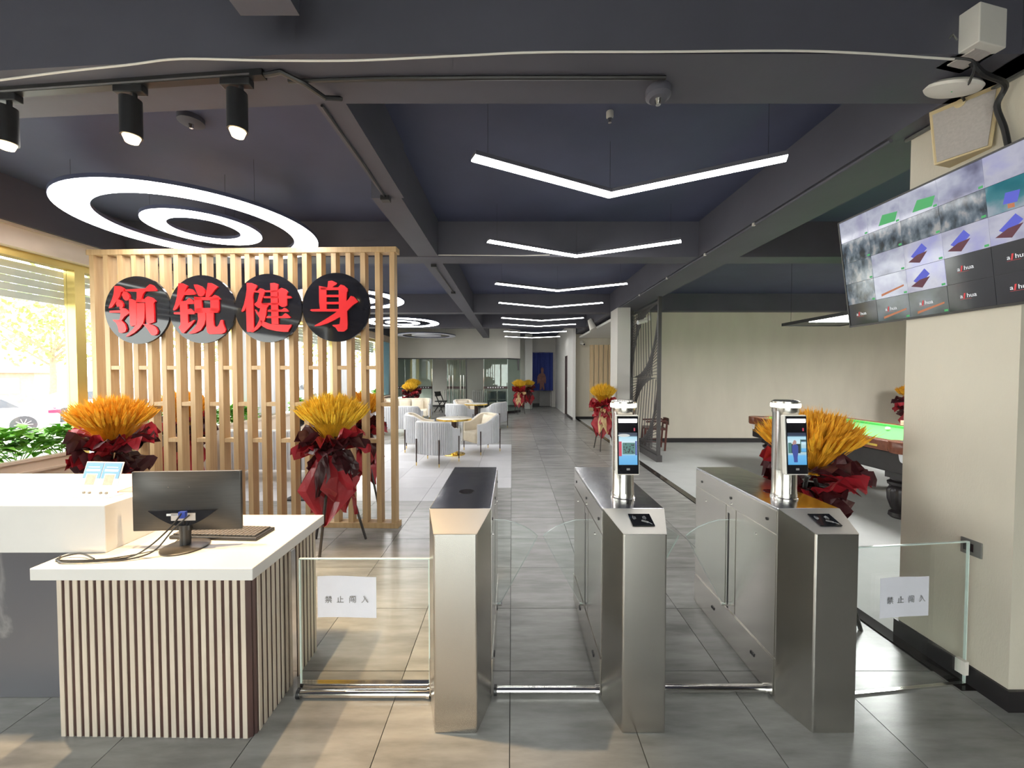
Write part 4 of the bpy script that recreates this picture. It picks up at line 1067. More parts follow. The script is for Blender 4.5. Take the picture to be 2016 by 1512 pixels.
def armchair(name, cat, hw, dp, zback, zarm, label, group, legs='bronze', cushions=1, legh=0.2):
    t = thing(name, label, cat, (0, 0, 0), 0, group)
    zf = lambda b, x: zarm + (zback - zarm) * (1 / (1 + math.exp(-9 * (b - 0.52))))
    m, P = shell(hw, dp, 0.22, 0.035, legh, zf)
    m.build('outer_shell', 'fabric', t, smooth=True)
    # vertical channel ribs round the outer back
    rb = MB(); acc = 0; last = P[0]
    for i in range(1, len(P)):
        seg = (P[i] - P[i - 1]).length; acc += seg
        if acc > 0.032 and P[i].y < 0.02:
            acc = 0; p = P[i]; z1 = zf((dp / 2 - p.y) / dp, 0) - 0.02
            d = (P[min(i + 1, len(P) - 1)] - P[i - 1]).normalized(); nr = Vector((d.y, -d.x)) * 0.004
            rb.tube([(p.x + nr.x, p.y + nr.y, legh + 0.01), (p.x + nr.x, p.y + nr.y, z1)], 0.012, 6)
    rb.build('channel_ribs', 'fabric', t, smooth=True, kind='stuff')
    m, _ = shell(hw, dp, 0.22, 0.05, legh + 0.05, lambda b, x: zf(b, x) + 0.004, off=0.036)
    m.build('inner_lining', 'cream', t, smooth=True)
    bx(-hw + 0.085, hw - 0.085, -dp / 2 + 0.08, dp / 2 + 0.02, legh + 0.02, 0.43).build('seat', 'cream', t, bevel=0.04, seg=4)
    for k in range(cushions):
        cx = (k - (cushions - 1) / 2) * 0.42 + (0.08 if cushions > 1 else 0)
        pillow(MB(), (cx, -dp / 2 + 0.17, 0.58), 0.40, 0.34, R(14), 0).build('cushion', 'cream', t, smooth=True)
    for sx in (-1, 1):
        for sy in (-1, 1):
            x = sx * (hw + 0.004) if sy > 0 else sx * (hw - 0.10); y = dp / 2 - 0.06 if sy > 0 else -dp / 2 + 0.005
            lg = MB().cyl((x, y, 0.06), (x, y, 0.47), 0.010, 0.013, 8).build('leg', legs, t, smooth=True)
            MB().cyl((x, y, 0.0), (x, y, 0.06), 0.008, 0.010, 8).build('leg_tip', 'brass', lg, smooth=True)
    return t
def face(fx, fy): return math.atan2(-fx, fy)
ch0 = armchair('tub_chair', 'armchair', 0.325, 0.60, 0.78, 0.60, '', 'grey tub armchairs round the cafe tables')
CH = [((-1.36, 6.88), (0.33, 0.94), 'grey tub armchair with ribbed back toward the camera, nearest'),
      ((-0.62, 7.93), (-0.8, -0.6), 'grey tub armchair turned to show its cream seat and cushion, right of the near table'),
      ((-1.93, 8.05), (0.98, 0.2), 'grey tub armchair on the window side of the near table'),
      ((-1.50, 10.75), (0.55, 0.83), 'grey tub armchair with its back to the camera at the far table'),
      ((-0.50, 11.35), (-0.87, 0.5), 'grey tub armchair on the aisle side of the far table'),
      ((-1.52, 12.3), (0.5, -0.86), 'cream lined tub armchair behind the far table, facing the camera')]
for i, (p, f, l) in enumerate(CH):
    o = ch0 if i == 0 else copy_tree(ch0)
    o.location = (*p, 0.0); o.rotation_euler = (0, 0, face(*f)); o['label'] = l
sf0 = armchair('sofa', 'sofa', 0.80, 0.74, 0.78, 0.60, '', 'grey curved sofas', 'brass', 3)
SF = [((-3.22, 10.1), (0, 1), 'grey sofa with its back to the camera beyond the near table'),
      ((-3.50, 12.7), (0.1, -1), 'pale sofa with white cushions facing the camera near the glass room'),
      ((-3.48, 5.95), (0.05, 1), 'grey ribbed sofa seen through the slatted screen')]
for i, (p, f, l) in enumerate(SF):
    o = sf0 if i == 0 else copy_tree(sf0)
    o.location = (*p, 0.0); o.rotation_euler = (0, 0, face(*f)); o['label'] = l
def cafe_table(label):
    t = thing('cafe_table', label, 'table', (0, 0, 0), 0, 'round marble cafe tables')
    MB().lathe([(0.33, 0.70), (0.345, 0.705), (0.345, 0.725), (0.34, 0.728)], 48).build('top', 'tmarble', t, smooth=True)
    MB().ring((0, 0), 0.343, 0.35, 0.69, 0.724, 48).build('brass_rim', 'brass', t, smooth=True)
    MB().lathe([(0.055, 0.12), (0.055, 0.70)], 24).build('column', 'bronze', t, smooth=True)
    MB().lathe([(0.215, 0.0), (0.215, 0.012), (0.20, 0.018), (0.075, 0.022), (0.07, 0.12), (0.056, 0.125)], 40).build('base', 'brass', t, smooth=True)
    return t
tb = cafe_table('round marble cafe table with brass rim, nearer of the two'); tb.location = (-1.15, 7.62, 0)
tc = copy_tree(tb); tc.location = (-1.06, 11.35, 0); tc['label'] = 'round marble cafe table with brass rim, farther of the two'
# black stand seen through the screen
st = thing('floor_stand', 'black floor stand with a small round head behind the slatted screen', 'stand', (-2.74, 4.9, 0), 0)
bx(-0.13, 0.13, -0.1, 0.1, 0.0, 0.02).build('base', 'black', st, bevel=0.005)
MB().cyl((0.03, 0, 0.02), (0.03, 0, 0.96), 0.008, n=8).build('pole', 'black', st, smooth=True)
MB().lathe([(0.02, -0.09), (0.055, -0.06), (0.06, 0.03), (0.04, 0.07), (0.01, 0.085)], 16, (0.03, 0, 1.02)).build('head', 'black', st, smooth=True)
MB().tube([(0.03, 0.0, 0.93), (0.0, 0, 0.8), (-0.02, 0, 0.62), (-0.01, 0, 0.3), (0.02, 0, 0.02)], 0.004, 6).build('cord', 'black', st, smooth=True)

# ================================================================== TELEVISION ON THE PIER
TVT = math.atan2(0.10, 0.72)
tv = bpy.data.objects.new('television', None); COL.objects.link(tv)
tag(tv, 'large wall television showing a grid of security camera pictures', 'television')
tv.location = (2.30, 2.07, 2.28); tv.rotation_euler = (0, 0, 0)
# local: u along -y (toward camera), v up, n toward -x; tilted about y axis
TW, THT = 1.22, 0.725
def tvp(u, v, n):
    p = Vector((-n, -u, v)); p = Matrix.Rotation(-TVT, 3, 'Y') @ p
    return tuple(p)
def tvbox(u0, u1, v0, v1, n0, n1, name, mt, par=tv, bevel=0):
    v = [tvp(u, w, n) for n in (n0, n1) for u, w in ((u0, v0), (u1, v0), (u1, v1), (u0, v1))]
    return MB().add(v, [(0, 3, 2, 1), (4, 5, 6, 7), (0, 1, 5, 4), (1, 2, 6, 5), (2, 3, 7, 6), (3, 0, 4, 7)]).build(name, mt, par, bevel=bevel)
tvbox(-TW / 2, TW / 2, -THT / 2, THT / 2, -0.03, 0.0, 'back_case', 'black', bevel=0.004)
for a in ((-TW / 2, TW / 2, -THT / 2, -THT / 2 + 0.012), (-TW / 2, TW / 2, THT / 2 - 0.008, THT / 2), (-TW / 2, -TW / 2 + 0.008, -THT / 2, THT / 2), (TW / 2 - 0.008, TW / 2, -THT / 2, THT / 2)):
    tvbox(*a, 0.0, 0.006, 'bezel', 'monitor')
bx(0.035, 0.06, -0.2, 0.2, -0.05, 0.2).build('wall_bracket', 'black', tv)
def feed_mat(name, cols, scale, strength, stretch=(1, 1, 1)):
    m, n, l = nt(name)
    b = n['Principled BSDF']; b.inputs['Base Color'].default_value = (0.01, 0.01, 0.012, 1); b.inputs['Roughness'].default_value = 0.08
    tc = n.new('ShaderNodeTexCoord'); oi = n.new('ShaderNodeObjectInfo')
    mu = n.new('ShaderNodeMath'); mu.operation = 'MULTIPLY'; mu.inputs[1].default_value = 53.0; l.new(oi.outputs['Random'], mu.inputs[0])
    ad = n.new('ShaderNodeVectorMath'); ad.operation = 'ADD'; l.new(tc.outputs['Object'], ad.inputs[0]); l.new(mu.outputs[0], ad.inputs[1])
    mp = n.new('ShaderNodeMapping'); mp.inputs['Scale'].default_value = stretch; l.new(ad.outputs[0], mp.inputs['Vector'])
    vo = n.new('ShaderNodeTexNoise'); vo.inputs['Scale'].default_value = scale; vo.inputs['Detail'].default_value = 4
    l.new(mp.outputs[0], vo.inputs['Vector'])
    rp = n.new('ShaderNodeValToRGB'); rp.color_ramp.interpolation = 'CONSTANT' if len(cols) > 4 else 'LINEAR'
    e = rp.color_ramp.elements
    lo, hi = 0.34, 0.66
    e[0].position = lo; e[0].color = (*cols[0], 1); e[1].position = hi; e[1].color = (*cols[-1], 1)
    for i, c in enumerate(cols[1:-1]):
        k = e.new(lo + (hi - lo) * (i + 1) / (len(cols) - 1)); k.color = (*c, 1)
    l.new(vo.outputs['Fac'], rp.inputs['Fac']); l.new(rp.outputs[0], b.inputs['Emission Color']); b.inputs['Emission Strength'].default_value = strength
    return m
M['f_room'] = feed_mat('feed_pale_room', [(0.14, 0.14, 0.22), (0.32, 0.33, 0.46), (0.5, 0.52, 0.62), (0.36, 0.36, 0.5)], 5, 0.8)
M['f_gym'] = feed_mat('feed_equipment_room', [(0.02, 0.03, 0.04), (0.07, 0.10, 0.13), (0.16, 0.20, 0.24), (0.36, 0.36, 0.36)], 22, 0.8, (1, 1, 0.6))
M['f_blue'] = feed_mat('feed_mat_room', [(0.28, 0.28, 0.42), (0.5, 0.5, 0.6), (0.35, 0.35, 0.62)], 5, 0.8)
M['f_teal'] = feed_mat('feed_teal_floor', [(0.02, 0.16, 0.20), (0.05, 0.22, 0.26), (0.3, 0.36, 0.42)], 6, 0.8)
M['f_street'] = feed_mat('feed_dim_street', [(0.02, 0.025, 0.03), (0.06, 0.08, 0.08), (0.10, 0.12, 0.14)], 6, 0.7)
M['f_black'] = feed_mat('feed_no_signal', [(0.012, 0.012, 0.014), (0.016, 0.016, 0.02)], 3, 0.7)
M['f_white'] = emit('feed_white', (0.9, 0.9, 0.92), 0.8, 0.02); M['f_bluev'] = emit('feed_blue', (0.08, 0.10, 0.62), 0.8, 0.02); M['f_dkred'] = emit('feed_dark_red', (0.10, 0.01, 0.03), 0.8, 0.02)
M['f_green'] = emit('feed_green', (0.05, 0.42, 0.12), 0.8, 0.02); M['f_red'] = emit('feed_red', (0.7, 0.03, 0.04), 0.8, 0.02); M['f_orange'] = emit('feed_orange', (0.6, 0.2, 0.08), 0.7, 0.02)
GRID = [['f_room', 'f_room', 'f_room', 'f_room', 'f_blue', 'f_room'],
        ['f_gym', 'f_gym', 'f_gym', 'f_gym', 'f_teal', 'f_teal'],
        ['f_gym', 'f_room', 'f_blue', 'f_blue', 'f_blue', 'f_blue'],
        ['f_gym', 'f_room', 'f_blue', 'f_black', 'f_black', 'f_black'],
        ['f_black', 'f_street', 'f_street', 'f_black', 'f_black', 'f_black']]
cw, rh = (TW - 0.016) / 6, (THT - 0.02) / 5
lm = text_mesh('a  hua', 0.03); lm.materials.append(M['f_white'])
sm = MB().add([(-0.006, -0.013, 0), (0.001, -0.013, 0), (0.006, 0.015, 0), (-0.001, 0.015, 0)], [(0, 1, 2, 3)]).add([(-0.02, -0.0165, 0), (0.03, -0.0165, 0), (0.03, -0.0155, 0), (-0.02, -0.0155, 0)], [(0, 1, 2, 3)]).data('channel_mark', 'f_red')
def tv_quad(poly, n0, n1, mt, par, name):
    k = len(poly)
    v = [tvp(u, w, n0) for u, w in poly] + [tvp(u, w, n1) for u, w in poly]
    return MB().add(v, [tuple(range(k - 1, -1, -1)), tuple(range(k, 2 * k))] + [(i, (i + 1) % k, k + (i + 1) % k, k + i) for i in range(k)]).build(name, mt, par)
tm = Matrix.Rotation(-TVT, 4, 'Y') @ Matrix(((0, 0, -1, 0), (-1, 0, 0, 0), (0, 1, 0, 0), (0, 0, 0, 1)))
for r in range(5):
    for c in range(6):
        u0 = -TW / 2 + 0.008 + c * cw; v1 = THT / 2 - 0.008 - r * rh
        f = tvbox(u0 + 0.001, u0 + cw - 0.001, v1 - rh + 0.001, v1 - 0.001, 0.0, 0.0022, 'camera_feed', GRID[r][c])
        U = lambda x: u0 + x * cw
        V = lambda y: v1 - rh + y * rh
        n0, n1 = 0.0022, 0.0026
        if GRID[r][c] == 'f_blue' and r in (2, 3):
            tv_quad([(U(.18), V(.45)), (U(.5), V(.85)), (U(.62), V(.6)), (U(.35), V(.25))], n0, n1, 'f_bluev', f, 'picture_shape')
            tv_quad([(U(.1), V(.25)), (U(.35), V(.45)), (U(.62), V(.5)), (U(.4), V(.12))], n0, n1 + .0002, 'f_dkred', f, 'picture_shape')
        if r == 0 and c in (1, 2): tv_quad([(U(.35), V(.15)), (U(.85), V(.1)), (U(.95), V(.45)), (U(.5), V(.55))], n0, n1, 'f_green', f, 'picture_shape')
        if GRID[r][c] == 'f_teal':
            tv_quad([(U(.3), V(.25)), (U(.55), V(.2)), (U(.62), V(.55)), (U(.36), V(.6))], n0, n1, 'f_bluev', f, 'picture_shape')
            tv_quad([(U(.38), V(.08)), (U(.5), V(.06)), (U(.5), V(.2)), (U(.38), V(.22))], n0, n1, 'f_orange', f, 'picture_shape')
        if GRID[r][c] == 'f_street' or (r == 3 and c == 1): 
            tv_quad([(U(.2), V(.1)), (U(.9), V(.35)), (U(.9), V(.42)), (U(.2), V(.2))], n0, n1, 'f_orange', f, 'picture_shape')
        if GRID[r][c] in ('f_black', 'f_street'):
            for mm, dx, sh in ((lm, 0, 0), (sm, -0.0165, 0)):
                o = bpy.data.objects.new('channel_logo', mm); COL.objects.link(o); o.parent = f
                o.matrix_local = Matrix.Translation(Vector(tvp(U(.45) + dx, V(.5), 0.0029))) @ tm
        if not (GRID[r][c] == 'f_black'):
            tv_quad([(U(.88), V(.04)), (U(.97), V(.04)), (U(.97), V(.12)), (U(.88), V(.12))], n0, n1, 'f_green', f, 'picture_shape')

# speaker, access point, junction box and wiring above the TV
sp_ = thing('wall_speaker', 'cream wall speaker with grey cloth grille above the television', 'speaker', (2.31, 2.0, 2.86), R(-62))
prof = [(-0.125, 0.15), (0.125, 0.15), (0.10, -0.15), (-0.10, -0.15)]
MB().prism(prof, lambda a, b, t_: (a * (1 if t_ < 0.05 else 0.7), t_, b), -0.02, 0.10).build('cabinet', 'creamplastic', sp_, bevel=0.006)
MB().prism([(a * 0.86, b * 0.86 - 0.012) for a, b in prof], lambda a, b, t_: (a, t_, b), -0.026, -0.0195).build('grille', 'greycloth', sp_)
MB().cyl((-0.01, -0.03, 0.118), (-0.01, -0.02, 0.118), 0.02, n=20).build('badge', 'creamplastic', sp_, smooth=True)
ap = thing('access_point', 'round white wireless access point under the beam beside the speaker', 'access point', (2.13, 1.90, 2.985), 0)
apo = MB().lathe([(0.06, 0.02), (0.10, 0.012), (0.112, 0.0), (0.108, -0.012), (0.06, -0.024), (0.01, -0.026)], 36).build('shell', 'whiteplastic', ap, smooth=True); apo.rotation_euler = (R(20), R(8), 0)
MB().cyl((-0.02, -0.02, -0.028), (-0.02, -0.02, -0.032), 0.004, n=8).build('status_light', 'f_green', ap)
jb = thing('utility_box', 'white plastic utility box on the side of the ceiling beam', 'box', (2.03, 1.74, 3.0), R(12))
bx(-0.08, 0.08, -0.07, 0.08, 0.0, 0.165).build('box_body', 'whiteplastic', jb, bevel=0.004)
bx(-0.05, 0.05, -0.04, 0.05, -0.006, 0.0).build('cable_plate', 'greycloth', jb)
MB().tube([(-0.085, 0.0, 0.06), (-0.11, 0.0, 0.08), (-0.13, 0.02, 0.05), (-0.12, 0.03, 0.02)], 0.005, 7).build('wire_end', 'socket', jb, smooth=True)
cable('trunk_cable', [(2.06, 1.76, 3.0), (2.14, 1.78, 2.96), (2.30, 1.83, 2.95), (2.315, 1.87, 2.88), (2.33, 1.85, 2.76), (2.335, 1.83, 2.62)], 0.012, 'black', 'thick black cable running from the white box down behind the television')
cable('thin_cable', [(1.94, 1.74, 3.0), (2.0, 1.70, 2.95), (2.10, 1.80, 2.94), (2.24, 1.95, 2.985), (2.30, 2.0, 2.98), (2.335, 2.15, 2.985)], 0.005, 'black', 'thin dark cable looping past the access point')
cable('pier_wiring', [(2.35, 1.78, 2.985), (2.345, 1.95, 2.99), (2.35, 2.15, 2.985), (2.35, 2.33, 2.99)], 0.012, 'socket', 'grey wiring bundle along the top of the pier')
so = thing('switch_plate', 'small grey switch plate on the pier behind the glass barrier', 'switch plate', (2.36, 1.95, 0.71), 0)
bx(-0.008, 0.0, -0.045, 0.045, -0.04, 0.04).build('plate', 'socket', so, bevel=0.002); bx(-0.010, -0.008, -0.012, 0.03, -0.02, 0.02).build('rocker', 'black', so)

# ================================================================== LATTICE SCREEN
lt = thing('lattice_screen', 'dark metal lattice screen of fanned rods beside the billiard area', 'lattice screen', (2.67, 6.96, 0), R(90))
LW, LZ0, LZ1 = 1.66, 0.12, 2.93
bx(-0.03, LW, -0.05, 0.05, 0.0, 0.12).build('plinth', 'lattice', lt)
bx(0.0, 0.05, -0.03, 0.03, 0.12, 3.0).build('post', 'lattice', lt); bx(LW - 0.05, LW, -0.03, 0.03, 0.12, 3.0).build('post', 'lattice', lt)
bx(0.05, LW - 0.05, -0.02, 0.02, LZ0, LZ0 + 0.04).build('rail', 'lattice', lt); bx(0.05, LW - 0.05, -0.02, 0.02, LZ1 - 0.04, LZ1).build('rail', 'lattice', lt)
rod = bx(0, 1, -0.006, 0.006, -0.0045, 0.0045).data('rod', 'lattice')
def rod_between(a, b):
    dx, dz = b[0] - a[0], b[1] - a[1]; L = math.hypot(dx, dz)
    link('rod', rod, lt, (a[0], 0, a[1]), (0, -math.atan2(dz, dx), 0), (L, 1, 1))
cw_, cz = LW - 0.1, (LZ1 - LZ0 - 0.08) / 2
for cell in range(2):
    z0 = LZ0 + 0.04 + cell * cz; x0 = 0.05; N = 20; xr = x0 + cw_
    for k in range(N + 1):
        s = k / N
        # fan 1: from the near post down to the far lower edge; fan 2: from the far post up to the near upper edge
        if k < N: rod_between((x0, z0 + cz * (1 - s)), (x0 + cw_ * (0.25 + 0.75 * s), z0))
        rod_between((xr, z0 + cz * s), (x0 + cw_ * 0.75 * (1 - s), z0 + cz))
        if k % 2 == 0 and 2 < k < N: rod_between((x0 + cw_ * s, z0 + cz * 0.02), (x0 + cw_ * (s * 0.9 - 0.1 + 0.2 * cell), z0 + cz * 0.98))

# ================================================================== BILLIARD AREA
bt = thing('billiard_table', 'billiard table with green cloth, mahogany rails and black carved legs', 'billiard table', (4.86, 5.32, 0), 0)
hx, hy = 0.775, 1.36
bx(-hx + 0.1, hx - 0.1, -hy + 0.1, hy - 0.1, 0.66, 0.835).build('bed', 'baize', bt)
for a in ((-hx, -hx + 0.13, -hy + 0.09, hy - 0.09), (hx - 0.13, hx, -hy + 0.09, hy - 0.09), (-hx + 0.09, hx - 0.09, -hy, -hy + 0.13), (-hx + 0.09, hx - 0.09, hy - 0.13, hy)):
    bx(*a, 0.755, 0.87).build('rail', 'rail', bt, bevel=0.012)
for a in ((-hx + 0.13, -hx + 0.18, -hy + 0.18, hy - 0.18), (hx - 0.18, hx - 0.13, -hy + 0.18, hy - 0.18), (-hx + 0.2, hx - 0.2, -hy + 0.13, -hy + 0.18), (-hx + 0.2, hx - 0.2, hy - 0.18, hy - 0.13)):
    bx(*a, 0.83, 0.868).build('cushion_rail', 'baize', bt, bevel=0.008)
for sx in (-1, 1):
    for sy in (-1, 1):
        MB().lathe([(0.14, 0.75), (0.15, 0.77), (0.15, 0.865), (0.145, 0.872)], 24, (sx * (hx - 0.13), sy * (hy - 0.13), 0)).build('corner_block', 'rail', bt, smooth=True)
        MB().lathe([(0.05, 0.872), (0.052, 0.8735)], 20, (sx * (hx - 0.15), sy * (hy - 0.15), 0)).build('pocket', 'black', bt)
        MB().lathe([(0.045, 0.60), (0.075, 0.66), (0.085, 0.745)], 14, (sx * (hx - 0.13), sy * (hy - 0.10), 0)).build('pocket_net', 'cardwhite', bt)
bx(-hx + 0.06, hx - 0.06, -hy + 0.06, hy - 0.06, 0.52, 0.755).build('apron', 'blackwood', bt, bevel=0.02)
for y in (-0.95, 0.95): bx(-hx - 0.002, -hx + 0.001, y - 0.09, y + 0.09, 0.79, 0.815).build('maker_plate', 'brass', bt)
prof = [(0.085, 0.0), (0.105, 0.02), (0.10, 0.06), (0.07, 0.085), (0.085, 0.10), (0.115, 0.20), (0.12, 0.30), (0.105, 0.335), (0.08, 0.35), (0.115, 0.37), (0.12, 0.40), (0.085, 0.42), (0.085, 0.44)]
lm_ = MB().lathe(prof, 32, flute=lambda z: 0.10 if 0.09 < z < 0.34 else 0.0)
lm_.box(-0.095, 0.095, -0.095, 0.095, 0.44, 0.53)
lme = lm_.data('leg', 'blackwood', True)
for sx in (-1, 1):
    for y in (-hy + 0.28, 0.0, hy - 0.28): link('leg', lme, bt, (sx * (hx - 0.24), y, 0))
cb_ = MB().lathe([(0.0285 * math.sin(math.pi * k / 12) + 1e-5, 0.0285 * (1 - math.cos(math.pi * k / 12))) for k in range(13)], 24).build('cue_ball', 'ivory', smooth=True, loc=(5.05, 5.15, 0.8355))
tag(cb_, 'white cue ball on the green billiard cloth', 'ball')
ck = thing('chalk_cube', 'pinkish chalk box on the far billiard rail', 'chalk', (5.57, 5.42, 0.8705), R(20))
bx(-0.05, 0.05, -0.04, 0.04, 0.0, 0.07).build('box', 'peach', ck, bevel=0.006); bx(-0.02, 0.03, -0.0415, -0.04, 0.01, 0.05).build('label_patch', 'redpaper', ck)
pl_ = thing('billiard_lamp', 'long lamp hanging over the billiard table with a bright white panel', 'pendant lamp', (4.80, 5.25, 2.36), 0, 'billiard lamps')
bx(-0.47, -0.44, -1.0, 0.95, 0.004, 0.05).box(0.44, 0.47, -1.0, 0.95, 0.004, 0.05).box(-0.47, 0.47, 0.92, 0.95, 0.004, 0.05).box(-0.47, 0.47, -1.0, -0.97, 0.004, 0.05).build('frame', 'black', pl_)
bx(-0.44, 0.44, -0.97, 0.42, 0.0, 0.02).build('light_panel', 'pool_led', pl_)
bx(-0.44, 0.44, -0.97, 0.42, 0.0205, 0.045).build('light_block_plate', 'black', pl_)  # unseen plate added to stop the panel lighting the beam and ceiling
bx(-0.44, 0.44, 0.425, 0.92, 0.015, 0.045).build('blank_panel', 'black', pl_)
for x in (-0.43, 0.43):
    for y in (-0.85, 0.8): MB().cyl((x, y, 0.05), (x, y, 1.06), 0.002, n=6).build('hanging_wire', 'black', pl_)
pl_added = copy_tree(pl_); pl_added.location = (8.1, 5.25, 2.36); pl_added['label'] = 'added unseen billiard lamp behind the pier, brightening the billiard wall'  # extra lamp added out of view to brighten the billiard wall
wc = thing('wooden_chair', 'dark red wooden chair behind the lattice screen', 'chair', (3.02, 8.2, 0), R(-100))
for sx in (-1, 1):
    MB().bar((sx * 0.2, -0.2, 0), (sx * 0.19, -0.19, 0.45), 0.035).build('leg', 'chair_red', wc)
    MB().bar((sx * 0.2, 0.2, 0), (sx * 0.19, 0.24, 0.62), 0.035).build('leg', 'chair_red', wc)
    MB().bar((sx * 0.21, -0.18, 0.60), (sx * 0.2, 0.22, 0.62), 0.035).build('arm', 'chair_red', wc)
    MB().bar((sx * 0.19, -0.19, 0.18), (sx * 0.19, 0.2, 0.18), 0.02).build('stretcher', 'chair_red', wc)
bx(-0.22, 0.22, -0.21, 0.22, 0.43, 0.47).build('seat', 'chair_red', wc, bevel=0.01)
MB().grid(lambda u, v: (-0.21 + 0.42 * u, 0.24 + 0.04 * math.cos((u - .5) * 3), 0.52 + 0.14 * v), 8, 3).grid(lambda u, v: (-0.21 + 0.42 * u, 0.27 + 0.04 * math.cos((u - .5) * 3), 0.52 + 0.14 * v), 8, 3).build('backrest', 'chair_red', wc)

# ================================================================== FAR END
pb = thing('pine_boards', 'row of pale pine boards mounted on the far beige wall', 'wall boards', (2.95, 13.58, 0), 0)
me = bx(0, 0.13, -0.03, 0.015, 0.30, 2.62).data('board', 'pine')
for k in range(5): link('board', me, pb, (-0.21 + 0.165 * k, 0, 0))
pc = thing('printed_cloth', 'blue cloth with a printed standing figure hanging by the far door', 'cloth', (1.47, 18.45, 0), 0)
cf = lambda u, v, o=0.0: ((u - .5) * 0.98, -0.03 * math.sin(u * 26) + o, 0.80 + 1.82 * v)
MB().grid(lambda u, v: cf(u, v), 40, 4).grid(lambda u, v: cf(u, v, 0.008), 40, 4).build('cloth', 'bluecloth', pc, smooth=True)
fig = [(-0.15, 0.84), (-0.13, 1.05), (-0.17, 1.2), (-0.25, 1.1), (-0.27, 1.3), (-0.24, 1.5), (-0.17, 1.6), (-0.07, 1.64), (-0.08, 1.72), (-0.09, 1.85), (-0.03, 1.92), (0.04, 1.86), (0.04, 1.73), (0.03, 1.64), (0.09, 1.6), (0.14, 1.48), (0.16, 1.3), (0.14, 1.12), (0.08, 1.22), (0.07, 1.05), (0.1, 0.84), (0.02, 0.84), (-0.02, 1.0), (-0.07, 0.84)]
MB().prism(fig, lambda a, b, t_: (a, t_, b), -0.045, -0.036).build('printed_figure', 'skin', pc)
MB().cyl((-0.55, 0, 2.64), (0.6, 0, 2.64), 0.012, n=10).build('rod', 'chrome', pc, smooth=True)
def bullet_cam(loc, rz, label):
    t = thing('security_camera', label, 'camera', loc, rz, 'white security cameras')
    MB().cyl((0, 0, 0), (0, 0.05, 0.0), 0.05, n=18).build('mount', 'whiteplastic', t, smooth=True)
    MB().tube([(0, 0.0, 0), (0, -0.06, -0.01), (0, -0.09, -0.05)], 0.016, 8).build('arm', 'whiteplastic', t, smooth=True)
    MB().cyl((-0.03, -0.02, -0.05), (0.05, -0.22, -0.10), 0.042, n=16).build('barrel', 'whiteplastic', t, smooth=True)
    MB().cyl((0.05, -0.22, -0.10), (0.0505, -0.2215, -0.1003), 0.034, n=16).build('lens', 'blackgloss', t, smooth=True)
bullet_cam((2.44, 13.53, 2.72), 0, 'white security camera on the far beige wall beside the pine boards')
bullet_cam((2.72, 7.72, 2.72), R(-90), 'white security camera behind the top of the lattice screen')
cs = thing('ceiling_speaker', 'white horn speaker hanging under the aisle beam near the column', 'speaker', (2.16, 10.6, 3.02), R(20))
bx(-0.02, 0.02, -0.02, 0.02, 0, 0.10).build('bracket', 'whiteplastic', cs); MB().cyl((0, 0.03, 0.06), (0.03, -0.10, -0.22), 0.07, 0.10, 18).build('body', 'whiteplastic', cs, smooth=True)
# inside the glass room
for k, (x, lab) in enumerate(((-2.95, 'white radiator left of the glass doors'), (-1.55, 'white radiator right of the glass doors'))):
    rd = thing('radiator', lab + ' against the end wall', 'radiator', (x, 18.5, 0.1), 0, 'radiators in the glass room')
    cme = bx(-0.03, 0.03, -0.05, 0.05, 0.0, 0.72).data('column', 'wall_white')
    for q in range(8): link('column', cme, rd, (-0.32 + 0.09 * q, 0, 0))
    MB().cyl((-0.36, 0, 0.06), (0.36, 0, 0.06), 0.025, n=10).cyl((-0.36, 0, 0.66), (0.36, 0, 0.66), 0.025, n=10).build('pipe', 'wall_white', rd)
oc = thing('black_chair', 'black folding chair just inside the glass doors', 'chair', (-3.0, 16.2, 0), R(70))
for sx in (-1, 1):
    MB().bar((sx * 0.2, -0.2, 0), (sx * 0.2, 0.18, 0.86), 0.03).build('leg', 'black', oc); MB().bar((sx * 0.2, 0.2, 0), (sx * 0.2, -0.15, 0.45), 0.03).build('leg', 'black', oc)
bx(-0.2, 0.2, -0.2, 0.18, 0.43, 0.47).build('seat', 'black', oc); bx(-0.2, 0.2, 0.13, 0.17, 0.66, 0.86).build('backrest', 'black', oc)
for k, x in enumerate((-0.85, -0.45)):
    bs = thing('waiting_chair', 'dark blue-grey chair behind the right glass pane, %s' % ('nearer the doors' if k == 0 else 'nearer the corner'), 'chair', (x, 16.6, 0), R(180), 'dark chairs in the glass room')
    bx(-0.18, 0.18, -0.2, 0.2, 0.40, 0.48).build('seat', 'bluegrey', bs, bevel=0.01); bx(-0.18, 0.18, -0.2, -0.16, 0.5, 0.86).build('backrest', 'bluegrey', bs, bevel=0.01)
    for sx in (-1, 1):
        for sy in (-1, 1): MB().cyl((sx * .16, sy * .17, 0), (sx * .16, sy * .17, 0.4), 0.012, n=8).build('leg', 'black', bs)
